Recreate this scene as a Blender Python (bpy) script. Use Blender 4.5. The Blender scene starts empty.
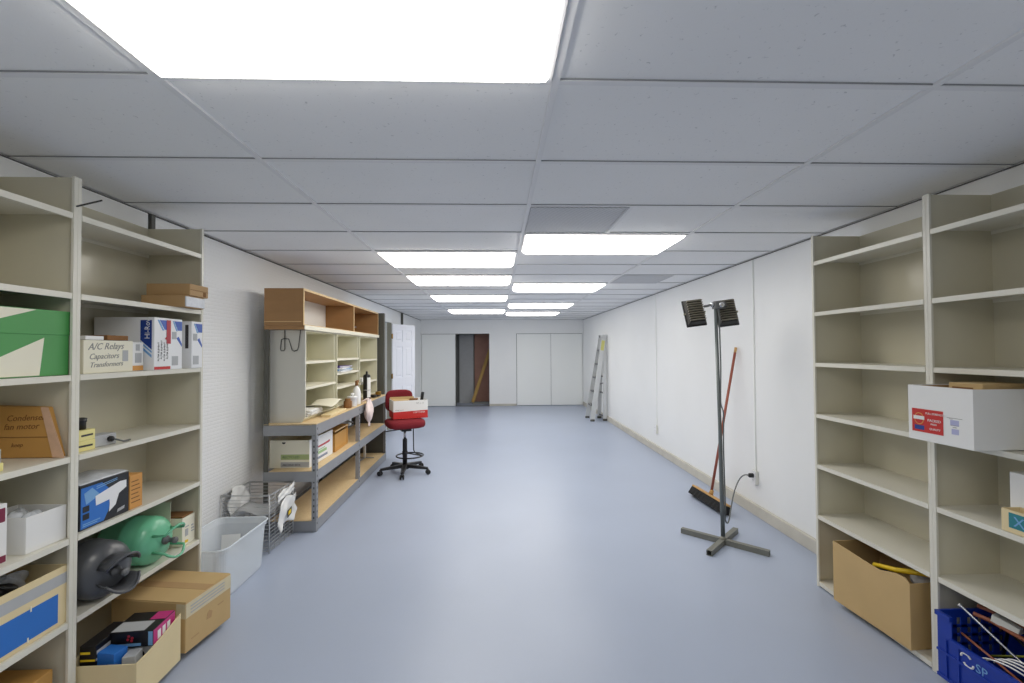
import bpy, math, random
from mathutils import Vector, Matrix
random.seed(4)
C = bpy.context.scene.collection
PI = math.pi
R = math.radians

# ------------------------------------------------------------------ materials
def lin(c):
    out = []
    for v in c:
        v /= 255.0
        out.append(v/12.92 if v <= .04045 else ((v+.055)/1.055)**2.4)
    return (*out, 1)

def mat(name, rgb, rough=.6, metal=0., noise=0., nscale=8., bump=0., bscale=200., spec=.5, stretch=None, alpha=1., trans=0.):
    """principled material with procedural tone variation and fine bump"""
    m = bpy.data.materials.new(name); m.use_nodes = True
    nt = m.node_tree; b = nt.nodes['Principled BSDF']
    b.inputs['Base Color'].default_value = lin(rgb)
    b.inputs['Roughness'].default_value = rough
    b.inputs['Metallic'].default_value = metal
    b.inputs['Specular IOR Level'].default_value = spec
    b.inputs['Alpha'].default_value = alpha
    b.inputs['Transmission Weight'].default_value = trans
    tc = nt.nodes.new('ShaderNodeTexCoord'); mp = nt.nodes.new('ShaderNodeMapping')
    nt.links.new(tc.outputs['Object'], mp.inputs['Vector'])
    if stretch: mp.inputs['Scale'].default_value = stretch
    if noise > 0:
        n = nt.nodes.new('ShaderNodeTexNoise'); n.inputs['Scale'].default_value = nscale
        n.inputs['Detail'].default_value = 5
        nt.links.new(mp.outputs['Vector'], n.inputs['Vector'])
        r = nt.nodes.new('ShaderNodeMapRange')
        r.inputs['From Min'].default_value = .25; r.inputs['From Max'].default_value = .75
        r.inputs['To Min'].default_value = 1-noise; r.inputs['To Max'].default_value = 1+noise
        nt.links.new(n.outputs['Fac'], r.inputs['Value'])
        mx = nt.nodes.new('ShaderNodeVectorMath'); mx.operation = 'SCALE'
        mx.inputs[0].default_value = lin(rgb)[:3]
        nt.links.new(r.outputs['Result'], mx.inputs['Scale'])
        nt.links.new(mx.outputs['Vector'], b.inputs['Base Color'])
    if bump > 0:
        n2 = nt.nodes.new('ShaderNodeTexNoise'); n2.inputs['Scale'].default_value = bscale
        nt.links.new(mp.outputs['Vector'], n2.inputs['Vector'])
        bp = nt.nodes.new('ShaderNodeBump'); bp.inputs['Strength'].default_value = bump
        bp.inputs['Distance'].default_value = .002
        nt.links.new(n2.outputs['Fac'], bp.inputs['Height'])
        nt.links.new(bp.outputs['Normal'], b.inputs['Normal'])
    return m

def emat(name, rgb, strength):
    m = bpy.data.materials.new(name); m.use_nodes = True
    nt = m.node_tree; nt.nodes.clear()
    o = nt.nodes.new('ShaderNodeOutputMaterial'); e = nt.nodes.new('ShaderNodeEmission')
    e.inputs['Color'].default_value = lin(rgb); e.inputs['Strength'].default_value = strength
    nt.links.new(e.outputs[0], o.inputs[0])
    return m

def ribbed_wall():
    m = mat('ribbed_white_wall', (241, 241, 240), .55)
    nt = m.node_tree; b = nt.nodes['Principled BSDF']
    tc = nt.nodes.new('ShaderNodeTexCoord')
    mp = nt.nodes.new('ShaderNodeMapping'); mp.inputs['Scale'].default_value = (1, 1, 1)
    br = nt.nodes.new('ShaderNodeTexBrick')
    sep = nt.nodes.new('ShaderNodeSeparateXYZ'); cmb = nt.nodes.new('ShaderNodeCombineXYZ')
    nt.links.new(tc.outputs['Object'], sep.inputs[0])
    nt.links.new(sep.outputs['Y'], cmb.inputs['X']); nt.links.new(sep.outputs['Z'], cmb.inputs['Y'])
    nt.links.new(cmb.outputs[0], br.inputs['Vector'])
    br.inputs['Scale'].default_value = 1
    br.inputs['Brick Width'].default_value = .075; br.inputs['Row Height'].default_value = .026
    br.inputs['Mortar Size'].default_value = .006; br.inputs['Mortar Smooth'].default_value = 1
    bp = nt.nodes.new('ShaderNodeBump'); bp.inputs['Strength'].default_value = .4; bp.inputs['Distance'].default_value = .004
    bp.invert = True
    nt.links.new(br.outputs['Fac'], bp.inputs['Height']); nt.links.new(bp.outputs['Normal'], b.inputs['Normal'])
    return m

def tile_mat():
    m = mat('ceiling_tile', (240, 240, 240), .95, spec=.1)
    nt = m.node_tree; b = nt.nodes['Principled BSDF']
    tc = nt.nodes.new('ShaderNodeTexCoord')
    mp = nt.nodes.new('ShaderNodeMapping'); mp.inputs['Scale'].default_value = (1, 1, 1)
    nt.links.new(tc.outputs['Object'], mp.inputs['Vector'])
    n = nt.nodes.new('ShaderNodeTexNoise'); n.inputs['Scale'].default_value = 70; n.inputs['Detail'].default_value = 3
    n.inputs['Distortion'].default_value = .6
    nt.links.new(mp.outputs['Vector'], n.inputs['Vector'])
    r = nt.nodes.new('ShaderNodeValToRGB')
    r.color_ramp.elements[0].position = .25; r.color_ramp.elements[0].color = lin((205, 206, 207))
    r.color_ramp.elements[1].position = .34; r.color_ramp.elements[1].color = lin((240, 240, 240))
    nt.links.new(n.outputs['Fac'], r.inputs['Fac'])
    n2 = nt.nodes.new('ShaderNodeTexNoise'); n2.inputs['Scale'].default_value = 1.3; n2.inputs['Detail'].default_value = 2
    nt.links.new(mp.outputs['Vector'], n2.inputs['Vector'])
    mr = nt.nodes.new('ShaderNodeMapRange'); mr.inputs['To Min'].default_value = .93; mr.inputs['To Max'].default_value = 1.04
    nt.links.new(n2.outputs['Fac'], mr.inputs['Value'])
    vm = nt.nodes.new('ShaderNodeVectorMath'); vm.operation = 'SCALE'
    nt.links.new(r.outputs['Color'], vm.inputs[0]); nt.links.new(mr.outputs['Result'], vm.inputs['Scale'])
    nt.links.new(vm.outputs['Vector'], b.inputs['Base Color'])
    bp = nt.nodes.new('ShaderNodeBump'); bp.inputs['Strength'].default_value = .12; bp.inputs['Distance'].default_value = .002
    nt.links.new(n.outputs['Fac'], bp.inputs['Height']); nt.links.new(bp.outputs['Normal'], b.inputs['Normal'])
    return m

def grille_mat():
    m = mat('return_grille', (120, 121, 124), .8)
    nt = m.node_tree; b = nt.nodes['Principled BSDF']
    tc = nt.nodes.new('ShaderNodeTexCoord'); ck = nt.nodes.new('ShaderNodeTexChecker')
    ck.inputs['Scale'].default_value = 70
    ck.inputs['Color1'].default_value = lin((206, 207, 210)); ck.inputs['Color2'].default_value = lin((182, 183, 186))
    nt.links.new(tc.outputs['Object'], ck.inputs['Vector'])
    nt.links.new(ck.outputs['Color'], b.inputs['Base Color'])
    return m

def chip_mat():
    m = mat('particle_board', (205, 172, 120), .65)
    nt = m.node_tree; b = nt.nodes['Principled BSDF']
    tc = nt.nodes.new('ShaderNodeTexCoord')
    v = nt.nodes.new('ShaderNodeTexVoronoi'); v.inputs['Scale'].default_value = 90
    n = nt.nodes.new('ShaderNodeTexNoise'); n.inputs['Scale'].default_value = 4
    nt.links.new(tc.outputs['Object'], v.inputs['Vector']); nt.links.new(tc.outputs['Object'], n.inputs['Vector'])
    r = nt.nodes.new('ShaderNodeValToRGB')
    r.color_ramp.elements[0].color = lin((206, 178, 132)); r.color_ramp.elements[1].color = lin((230, 206, 164))
    mx = nt.nodes.new('ShaderNodeMath'); mx.operation = 'MULTIPLY_ADD'
    mx.inputs[1].default_value = .4
    sep = nt.nodes.new('ShaderNodeSeparateColor')
    nt.links.new(v.outputs['Color'], sep.inputs[0]); nt.links.new(sep.outputs[0], mx.inputs[0])
    m2 = nt.nodes.new('ShaderNodeMath'); m2.operation = 'MULTIPLY'; m2.inputs[1].default_value = .6
    nt.links.new(n.outputs['Fac'], m2.inputs[0]); nt.links.new(m2.outputs[0], mx.inputs[2])
    nt.links.new(mx.outputs[0], r.inputs['Fac']); nt.links.new(r.outputs['Color'], b.inputs['Base Color'])
    return m

def bristle_mat():
    return mat('black_bristle', (26, 26, 28), .9, noise=.5, nscale=60, stretch=(6, 6, .6), bump=.8, bscale=90)

M = {}
def setup_mats():
    M['wall'] = mat('painted_wall', (240, 241, 241), .5, noise=.02, nscale=1.5)
    M['ribbed'] = ribbed_wall()
    M['ceiling'] = tile_mat()
    M['tbar'] = mat('ceiling_grid_paint', (228, 228, 229), .6)
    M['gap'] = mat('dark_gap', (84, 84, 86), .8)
    M['floor'] = mat('blue_grey_floor_paint', (167, 177, 197), .33, noise=.035, nscale=1.1, bump=.05, bscale=25, spec=.4)
    M['base'] = mat('concrete_curb', (196, 192, 182), .8, noise=.08, nscale=5, bump=.3, bscale=60)
    M['door'] = mat('white_door_paint', (244, 246, 244), .4)
    M['door6'] = mat('white_moulded_door', (236, 238, 246), .35)
    M['jamb'] = mat('shaded_jamb_tone', (170, 168, 152), .6)  # olive tone puts the jamb's shadow into its colour
    M['brass'] = mat('brass_hinge', (150, 120, 60), .4, .8)
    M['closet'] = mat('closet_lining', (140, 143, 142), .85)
    M['redboard'] = mat('red_brown_panel', (168, 128, 114), .8, noise=.1, nscale=4)
    M['lumber'] = mat('yellowed_lumber', (176, 142, 80), .7, noise=.12, nscale=6, stretch=(8, 8, .6))
    M['steel'] = mat('beige_shelf_enamel', (207, 202, 182), .2, noise=.025, nscale=3, spec=.5)
    M['steel_lip'] = mat('beige_shelf_edge', (222, 219, 206), .33, noise=.02, nscale=6)
    M['grey_steel'] = mat('grey_rack_steel', (148, 150, 154), .45, .15, noise=.04, nscale=9)
    M['dark_steel'] = mat('dark_grey_steel', (86, 86, 80), .55, noise=.05, nscale=4)
    M['slot'] = mat('slot_dark', (50, 51, 54), .7)
    M['chip'] = chip_mat()
    M['tan_wood'] = mat('tan_hardboard', (166, 126, 82), .65, noise=.1, nscale=3, stretch=(1, 1, 4))
    M['wood_edge'] = mat('pale_wood_edge', (222, 192, 142), .6, noise=.06, nscale=12)
    M['cream'] = mat('cream_board', (226, 222, 204), .55)
    M['cubby'] = mat('beige_cubby_enamel', (212, 209, 186), .5, noise=.03, nscale=4)
    M['cubby_end'] = mat('grey_cubby_end', (208, 206, 196), .5, noise=.02, nscale=3)
    M['kraft'] = mat('kraft_cardboard', (184, 150, 106), .8, noise=.06, nscale=7, bump=.15, bscale=150)
    M['kraft2'] = mat('light_kraft_cardboard', (198, 168, 118), .75, noise=.05, nscale=5, bump=.1, bscale=150)
    M['kraft_dark'] = mat('dark_kraft', (132, 92, 52), .85, noise=.06, nscale=7)
    M['orange_kraft'] = mat('orange_kraft', (194, 146, 78), .55, noise=.08, nscale=6)
    M['tape'] = mat('clear_tape', (206, 186, 144), .25, noise=.05, nscale=20)
    M['tape2'] = mat('pale_packing_tape', (212, 200, 166), .3, noise=.06, nscale=15)
    M['pinktape'] = mat('cloudy_tape', (216, 178, 150), .22, noise=.1, nscale=25)
    M['white'] = mat('white_card', (232, 232, 230), .6, noise=.015, nscale=6)
    M['white_gloss'] = mat('white_gloss_card', (236, 237, 238), .35)
    M['offwhite'] = mat('cream_card', (232, 228, 208), .65, noise=.02, nscale=6)
    M['cream_box'] = mat('cream_storage_board', (226, 208, 164), .65, noise=.03, nscale=8)
    M['ltgrey'] = mat('light_grey_card', (176, 178, 180), .6, noise=.04, nscale=14)
    M['green'] = mat('green_print', (78, 150, 82), .5, noise=.03, nscale=6)
    M['blue'] = mat('blue_print', (42, 112, 196), .5, noise=.03, nscale=8)
    M['navy'] = mat('navy_print', (32, 62, 140), .45)
    M['royal'] = mat('royal_blue_print', (52, 92, 180), .45)
    M['skyblue'] = mat('sky_blue_print', (120, 168, 214), .5)
    M['red'] = mat('red_print', (196, 44, 40), .5)
    M['crimson'] = mat('crimson_print', (178, 44, 58), .5)
    M['magenta'] = mat('magenta_print', (192, 40, 120), .4)
    M['yellow'] = mat('yellow_print', (236, 200, 40), .5)
    M['yellow_card'] = mat('pale_yellow_card', (232, 222, 150), .6)
    M['ink'] = mat('dark_ink', (60, 58, 60), .7)
    M['pen'] = mat('grey_pen', (150, 150, 146), .8)
    M['orange_card'] = mat('orange_card', (208, 150, 78), .6, noise=.05, nscale=12)
    M['black'] = mat('black_plastic', (22, 22, 24), .4)
    M['black_print'] = mat('black_print', (20, 20, 24), .35)
    M['tank_grey'] = mat('dark_grey_tank_paint', (78, 80, 84), .28, noise=.03, nscale=5)
    M['tank_green'] = mat('mint_green_tank_paint', (112, 190, 150), .25, noise=.03, nscale=5)
    M['burgundy'] = mat('burgundy_print', (120, 30, 60), .5)
    M['bag'] = mat('clear_plastic_bag', (210, 214, 220), .18, noise=.12, nscale=25, bump=.9, bscale=30)
    M['whitebag'] = mat('white_plastic_bag', (238, 238, 236), .4, bump=.8, bscale=25)
    M['pinkbag'] = mat('pinkish_white_cloth', (236, 218, 214), .8, noise=.05, nscale=30, bump=.8, bscale=40)
    M['tub'] = mat('translucent_tub_plastic', (236, 242, 248), .3, alpha=.40)
    M['tub_rim'] = mat('translucent_tub_rim', (236, 242, 248), .3, alpha=.55)
    M['wire'] = mat('grey_coated_wire', (190, 192, 194), .35, .3)
    M['red_fabric'] = mat('crimson_upholstery', (118, 16, 30), .85, noise=.08, nscale=60, bump=.4, bscale=300)
    M['chrome'] = mat('bright_steel', (200, 202, 206), .25, .9)
    M['lampblack'] = mat('black_lamp_casting', (44, 43, 40), .42, .2)
    M['lampfin'] = mat('lit_lamp_fin', (136, 130, 114), .45, .3)  # fins lightened in colour to stand for light catching them
    M['jbox'] = mat('grey_junction_box', (112, 113, 114), .5, .3)
    M['pole'] = mat('grey_pole_steel', (112, 118, 118), .4, .4)
    M['basebar'] = mat('grey_square_tube', (124, 124, 116), .5, .3, noise=.08, nscale=10)
    M['cord'] = mat('grey_cord', (96, 100, 100), .55)
    M['handle_red'] = mat('red_brown_handle', (156, 84, 66), .5, noise=.12, nscale=10, stretch=(6, 6, 1))
    M['handle_wood'] = mat('bare_wood', (196, 152, 92), .6, noise=.1, nscale=12)
    M['bristle'] = bristle_mat()
    M['alu'] = mat('ladder_aluminium', (206, 208, 208), .42, .25, noise=.05, nscale=9)
    M['alu_dark'] = mat('ladder_dark_parts', (120, 122, 124), .5, .3)
    M['sticker'] = mat('yellow_sticker', (206, 202, 120), .5)
    M['outlet'] = mat('ivory_outlet', (224, 224, 216), .4)
    M['crate'] = mat('blue_crate_plastic', (20, 54, 156), .4, noise=.03, nscale=10)
    M['teal'] = mat('teal_print', (46, 128, 138), .5)
    M['copper'] = mat('copper_brown_cable', (146, 84, 58), .5)
    M['conn'] = mat('grey_connector', (220, 219, 208), .5)
    M['grille'] = grille_mat()
    M['lens'] = emat('glowing_diffuser', (255, 251, 243), LENS)
    M['wire_dark'] = mat('dark_wire', (66, 66, 62), .5, .3)
    M['purple'] = mat('purple_cover', (92, 74, 140), .5)
LENS = 7.5

# ------------------------------------------------------------------ mesh builder
class MB:
    def __init__(s): s.v = []; s.f = []; s.sm = []
    def add(s, vs, fs, smooth=False):
        b = len(s.v); s.v += [tuple(p) for p in vs]
        for f in fs: s.f.append([b+i for i in f]); s.sm.append(smooth)
        return s
    def box(s, x0, x1, y0, y1, z0, z1):
        vs = [(x, y, z) for z in (z0, z1) for y in (y0, y1) for x in (x0, x1)]
        return s.add(vs, [(0,2,3,1), (4,5,7,6), (0,1,5,4), (2,6,7,3), (0,4,6,2), (1,3,7,5)])
    def xbox(s, mtx, sx, sy, sz):
        """box of given size centred on a matrix"""
        vs = [mtx @ Vector((x*sx/2, y*sy/2, z*sz/2)) for z in (-1, 1) for y in (-1, 1) for x in (-1, 1)]
        return s.add(vs, [(0,2,3,1), (4,5,7,6), (0,1,5,4), (2,6,7,3), (0,4,6,2), (1,3,7,5)])
    def bar(s, a, b, w, h, up=(0, 0, 1)):
        """rectangular bar from a to b: w across, h along 'up'"""
        a, b = Vector(a), Vector(b); d = (b-a); L = d.length; d.normalize()
        u = Vector(up); r = d.cross(u)
        if r.length < 1e-4: r = d.cross(Vector((1, 0, 0)))
        r.normalize(); u = r.cross(d)
        m = Matrix((( r.x, d.x, u.x, (a.x+b.x)/2), (r.y, d.y, u.y, (a.y+b.y)/2), (r.z, d.z, u.z, (a.z+b.z)/2), (0, 0, 0, 1)))
        return s.xbox(m, w, L, h)
    def prism(s, pts, n):
        """polygon pts (3-D, planar) swept by vector n"""
        k = len(pts); n = Vector(n)
        vs = [Vector(p) for p in pts]+[Vector(p)+n for p in pts]
        fs = [tuple(range(k-1, -1, -1)), tuple(range(k, 2*k))]
        fs += [(i, (i+1) % k, k+(i+1) % k, k+i) for i in range(k)]
        nrm = Vector((0, 0, 0))
        for i in range(k): nrm += Vector(pts[i]).cross(Vector(pts[(i+1) % k]))
        if nrm.dot(n) < 0: fs = [tuple(reversed(f)) for f in fs]
        return s.add(vs, fs)
    def tube(s, path, r, n=8, closed=False, cap=True):
        P = [Vector(p) for p in path]; k = len(P)
        rs = r if isinstance(r, (list, tuple)) else [r]*k
        vs = []; prev = None
        for i in range(k):
            if closed: t = P[(i+1) % k]-P[i-1]
            else: t = P[min(i+1, k-1)]-P[max(i-1, 0)]
            t.normalize()
            if prev is None:
                a = Vector((0, 0, 1)) if abs(t.z) < .9 else Vector((1, 0, 0))
                u = t.cross(a).normalized()
            else:
                u = (prev-t*prev.dot(t)).normalized()
            prev = u; w = t.cross(u)
            for j in range(n):
                an = 2*PI*j/n
                vs.append(P[i]+(u*math.cos(an)+w*math.sin(an))*rs[i])
        fs = []
        for i in range(k if closed else k-1):
            for j in range(n):
                a = i*n+j; b = i*n+(j+1) % n; i2 = (i+1) % k
                fs.append((a, b, i2*n+(j+1) % n, i2*n+j))
        s.add(vs, fs, True)
        if cap and not closed:
            b = len(s.v)-k*n
            s.f.append([b+j for j in range(n-1, -1, -1)]); s.sm.append(False)
            s.f.append([b+(k-1)*n+j for j in range(n)]); s.sm.append(False)
        return s
    def lathe(s, prof, mtx=None, n=24):
        """profile [(r, h)] turned round local z"""
        mtx = mtx or Matrix.Identity(4)
        vs = []; fs = []; k = len(prof)
        for r, h in prof:
            for j in range(n):
                a = 2*PI*j/n
                vs.append(mtx @ Vector((r*math.cos(a), r*math.sin(a), h)))
        for i in range(k-1):
            for j in range(n):
                fs.append((i*n+j, i*n+(j+1) % n, (i+1)*n+(j+1) % n, (i+1)*n+j))
        s.add(vs, fs, True)
        b = len(s.v)-k*n
        if prof[0][0] > 1e-4: s.f.append([b+j for j in range(n-1, -1, -1)]); s.sm.append(False)
        if prof[-1][0] > 1e-4: s.f.append([b+(k-1)*n+j for j in range(n)]); s.sm.append(False)
        return s
    def grid(s, fn, nu, nv, thick=0):
        """surface fn(u, v) -> point, optionally doubled by thickness along z-ish normal"""
        vs = [Vector(fn(i/nu, j/nv)) for j in range(nv+1) for i in range(nu+1)]
        fs = [(j*(nu+1)+i, j*(nu+1)+i+1, (j+1)*(nu+1)+i+1, (j+1)*(nu+1)+i) for j in range(nv) for i in range(nu)]
        return s.add(vs, fs, True)
    def build(s, name, m, parent=None, bevel=0, solid=0, subsurf=0):
        me = bpy.data.meshes.new(name)
        me.from_pydata(s.v, [], s.f); me.validate()
        for p, sm in zip(me.polygons, s.sm): p.use_smooth = sm
        me.update()
        o = bpy.data.objects.new(name, me); C.objects.link(o)
        me.materials.append(m)
        if parent is not None: o.parent = parent
        if solid:
            md = o.modifiers.new('thickness', 'SOLIDIFY'); md.thickness = solid; md.offset = 0
        if subsurf:
            md = o.modifiers.new('smooth', 'SUBSURF'); md.levels = subsurf; md.render_levels = subsurf
        if bevel:
            md = o.modifiers.new('bevel', 'BEVEL'); md.width = bevel; md.segments = 2
            md.limit_method = 'ANGLE'; md.angle_limit = R(40)
        return o

def thing(name, label, cat, loc=(0, 0, 0), rz=0, group=None):
    o = bpy.data.objects.new(name, None); C.objects.link(o)
    o.empty_display_size = .05
    o.location = loc; o.rotation_euler = (0, 0, rz)
    o['label'] = label; o['category'] = cat
    if group: o['group'] = group
    return o

def tag(o, label, cat, group=None):
    o['label'] = label; o['category'] = cat
    if group: o['group'] = group
    return o

def struct(name, mb, m, bevel=0):
    o = mb.build(name, m, None, bevel); o['kind'] = 'structure'
    return o

def dup(root, loc, label, rz=None):
    r = root.copy(); C.objects.link(r); r.location = loc; r['label'] = label
    if rz is not None: r.rotation_euler = (0, 0, rz)
    for ch in list(root.children):
        c = ch.copy(); C.objects.link(c); c.parent = r
        for g in list(ch.children):
            d = g.copy(); C.objects.link(d); d.parent = c
    return r

FACE = {'px': ((0,1,0), (0,0,1), (1,0,0)), 'nx': ((0,-1,0), (0,0,1), (-1,0,0)),
        'ny': ((1,0,0), (0,0,1), (0,-1,0)), 'pz': ((1,0,0), (0,1,0), (0,0,1)), 'pzl': ((0,1,0), (-1,0,0), (0,0,1))}
def fp(face, at, u, v, d=0):
    """point on a face: u runs to the viewer's right, v up, d out of it; 'at' is the face's origin"""
    U, V, N = [Vector(q) for q in FACE[face]]
    return Vector(at)+U*u+V*v+N*d
def decal(parent, name, face, at, polys, m, t=.0012):
    """printed patch(es) lying on a face; polys are lists of (u, v) or (u0, v0, u1, v1) tuples"""
    mb = MB(); N = Vector(FACE[face][2])
    for p in polys:
        if not hasattr(p[0], '__len__'):
            u0, v0, u1, v1 = p; p = [(u0, v0), (u1, v0), (u1, v1), (u0, v1)]
        mb.prism([fp(face, at, u, v) for u, v in p], N*t)
    return mb.build(name, m, parent)
def text(parent, string, face, at, size, m, name='lettering', roll=0, shear=0, t=.0012, align='LEFT'):
    cu = bpy.data.curves.new(name, 'FONT'); cu.body = string; cu.size = size; cu.extrude = t/2; cu.shear = shear
    cu.align_x = align; cu.resolution_u = 2
    ob = bpy.data.objects.new(name, cu); C.objects.link(ob)
    dg = bpy.context.evaluated_depsgraph_get()
    me = bpy.data.meshes.new_from_object(ob.evaluated_get(dg))
    bpy.data.objects.remove(ob); bpy.data.curves.remove(cu)
    U, V, N = [Vector(q) for q in FACE[face]]
    c, s_ = math.cos(roll), math.sin(roll)
    X = U*c+V*s_; Y = V*c-U*s_
    A = Vector(at)+N*t/2
    me.transform(Matrix(((X.x, Y.x, N.x, A.x), (X.y, Y.y, N.y, A.y), (X.z, Y.z, N.z, A.z), (0, 0, 0, 1))))
    o = bpy.data.objects.new(name, me); C.objects.link(o); o.parent = parent
    me.materials.clear(); me.materials.append(m)
    return o

def open_box_mb(dx, dy, h, t=.005, z0=0.):
    mb = MB(); x, y = dx/2, dy/2
    mb.box(-x, x, -y, y, z0, z0+t)
    mb.box(-x, -x+t, -y, y, z0+t, z0+h); mb.box(x-t, x, -y, y, z0+t, z0+h)
    mb.box(-x+t, x-t, -y, -y+t, z0+t, z0+h); mb.box(-x+t, x-t, y-t, y, z0+t, z0+h)
    return mb
def box_mb(dx, dy, h): return MB().box(-dx/2, dx/2, -dy/2, dy/2, 0, h)

def lump(fn_r, sx, sy, sz, mtx=None, nu=20, nv=12):
    """closed rounded lump"""
    mb = MB(); vs = []; mtx = mtx or Matrix.Identity(4)
    for j in range(nv+1):
        th = PI*j/nv
        for i in range(nu):
            ph = 2*PI*i/nu
            k = fn_r(th, ph)
            vs.append(mtx @ Vector((sx*k*math.sin(th)*math.cos(ph), sy*k*math.sin(th)*math.sin(ph), -sz*k*math.cos(th))))
    fs = [(j*nu+i, j*nu+(i+1) % nu, (j+1)*nu+(i+1) % nu, (j+1)*nu+i) for j in range(nv) for i in range(nu)]
    return mb.add(vs, fs, True)
def smooth(P, it=2):
    P = [Vector(p) for p in P]
    for _ in range(it):
        Q = [P[0]]
        for a, b in zip(P, P[1:]): Q += [a*.75+b*.25, a*.25+b*.75]
        P = Q+[P[-1]]
    return P
def rough_r(seed, amp=.12):
    rnd = random.Random(seed); q = [(rnd.randint(1, 4), rnd.randint(1, 5), rnd.random()*6) for _ in range(5)]
    return lambda th, ph: 1+amp*sum(math.sin(a*th+b*ph+c) for a, b, c in q)/2.5

setup_mats()
# ------------------------------------------------------------------ room shell
XL, XR, YB, YF, ZC = -2.1, 2.39, -5.2, 12.54, 2.365
struct('floor', MB().box(XL-.3, XR+.1, YB-.1, 13.6, -.06, 0), M['floor'])
struct('ceiling', MB().box(XL-.1, XR+.1, YB-.1, YF+.1, ZC+.008, ZC+.05), M['ceiling'])
# exposed grid: main tees every 1.2192 m, cross tees every 0.6096 m
X0, Y0, TU, TV = .187, 1.406, 1.2192, .6096
g = MB()
for k in range(-2, 3):
    x = X0+k*TU
    if XL < x < XR: g.box(x-.012, x+.012, YB, YF, ZC, ZC+.008)
for k in range(-10, 19):
    y = Y0+k*TV
    if YB < y < YF:
        for a in range(-2, 2):
            xa, xb = max(XL, X0+a*TU)+.012, min(XR, X0+(a+1)*TU)-.012
            g.box(xa, xb, y-.012, y+.012, ZC+.001, ZC+.008)
struct('trim_1', g, M['tbar'])
# thin dark reveal beside the cross tees where the tiles sit proud
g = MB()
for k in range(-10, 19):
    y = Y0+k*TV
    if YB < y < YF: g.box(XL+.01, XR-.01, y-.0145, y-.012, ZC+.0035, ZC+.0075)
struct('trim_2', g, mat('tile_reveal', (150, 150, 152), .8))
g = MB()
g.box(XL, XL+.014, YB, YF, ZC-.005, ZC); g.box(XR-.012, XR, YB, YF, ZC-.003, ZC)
struct('edge_shadow_strip', g, M['gap'])  # dark strips painting in the shadow line where walls meet ceiling

w = MB()
w.box(XL-.12, XL, YB, 2.86, 0, ZC+.05)
struct('wall_left_near', w, M['wall'])
w = MB(); w.box(XL-.12, XL, 2.86, 7.6, 0, ZC+.05)
struct('wall_left_ribbed', w, M['ribbed'])
w = MB()
w.box(XL-.12, XL, 7.6, 8.15, 0, ZC+.05); w.box(XL-.12, XL, 8.15, 8.98, 2.08, ZC+.05)
w.box(XL-.12, XL, 8.98, YF, 0, ZC+.05)
struct('wall_left', w, M['wall'])
struct('wall_side_room', MB().box(XL-1.3, XL-1.2, 7.4, 9.8, 0, ZC+.05), M['wall'])
struct('wall_right', MB().box(XR, XR+.1, YB, YF, 0, ZC+.05), M['wall'])
struct('wall_back', MB().box(XL-.12, XR+.1, YB-.1, YB, 0, ZC+.05), M['wall'])
w = MB(); ZD = 1.99
w.box(XL-.12, XR+.1, YF, YF+.1, ZD, ZC+.05)
w.box(-.215, .532, YF, YF+.1, 0, ZD)
w.box(XL-.12, -2.078, YF, YF+.1, 0, ZD); w.box(2.372, XR+.1, YF, YF+.1, 0, ZD)
struct('wall_far', w, M['wall'])
# door frame of the side door: far jamb faces the room's near end
j = MB(); j.box(XL-.1, XL+.035, 8.955, 8.98, 0, 2.08)
struct('trim_4', j, M['jamb'])
j = MB(); j.box(XL-.45, XL-.048, 8.943, 8.955, 0, 2.08)
j.box(XL, XL+.02, 8.08, 8.15, 0, 2.08); j.box(XL, XL+.02, 8.08, 9.05, 2.08, 2.15); j.box(XL, XL+.02, 9.0, 9.07, 0, 2.08)
struct('trim_5', j, M['door'])
# baseboard curb on the right, low strip on the far wall and the left
b = MB(); b.prism([(XR, 2.9, 0), (XR-.03, 2.9, 0), (XR-.026, 2.9, .092), (XR-.018, 2.9, .1), (XR, 2.9, .1)], (0, YF-2.9, 0))
struct('baseboard_right', b, M['base'], .004)
b = MB(); b.box(-.215, .53, YF-.012, YF, 0, .06)
struct('baseboard_far', b, M['base'], .003)
# far closets
cl = MB()
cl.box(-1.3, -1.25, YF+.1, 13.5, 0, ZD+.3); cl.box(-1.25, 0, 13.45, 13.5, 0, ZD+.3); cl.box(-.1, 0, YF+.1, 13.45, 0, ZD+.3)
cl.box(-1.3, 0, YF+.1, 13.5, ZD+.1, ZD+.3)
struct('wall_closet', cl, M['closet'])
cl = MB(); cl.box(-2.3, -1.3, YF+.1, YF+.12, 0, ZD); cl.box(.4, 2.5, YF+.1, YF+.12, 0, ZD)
struct('wall_closet_back', cl, M['gap'])
def slab_door(name, x0, x1, y=YF+.02, pull=None):
    d = struct(name, MB().box(x0, x1, y, y+.035, .012, ZD-.012), M['door'], .002)
    return d
slab_door('door_1', -2.068, -1.14); slab_door('door_2', .545, 1.483); slab_door('door_3', 1.493, 2.362)
struct('trim_6', MB().box(-1.14, -1.128, YF, YF+.1, 0, ZD).box(-.226, -.214, YF, YF+.1, 0, ZD).box(-1.13, -.22, YF+.0, YF+.1, ZD-.01, ZD).box(-1.13, -.22, YF+.02, YF+.1, 0, .006), M['dark_steel'])

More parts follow.
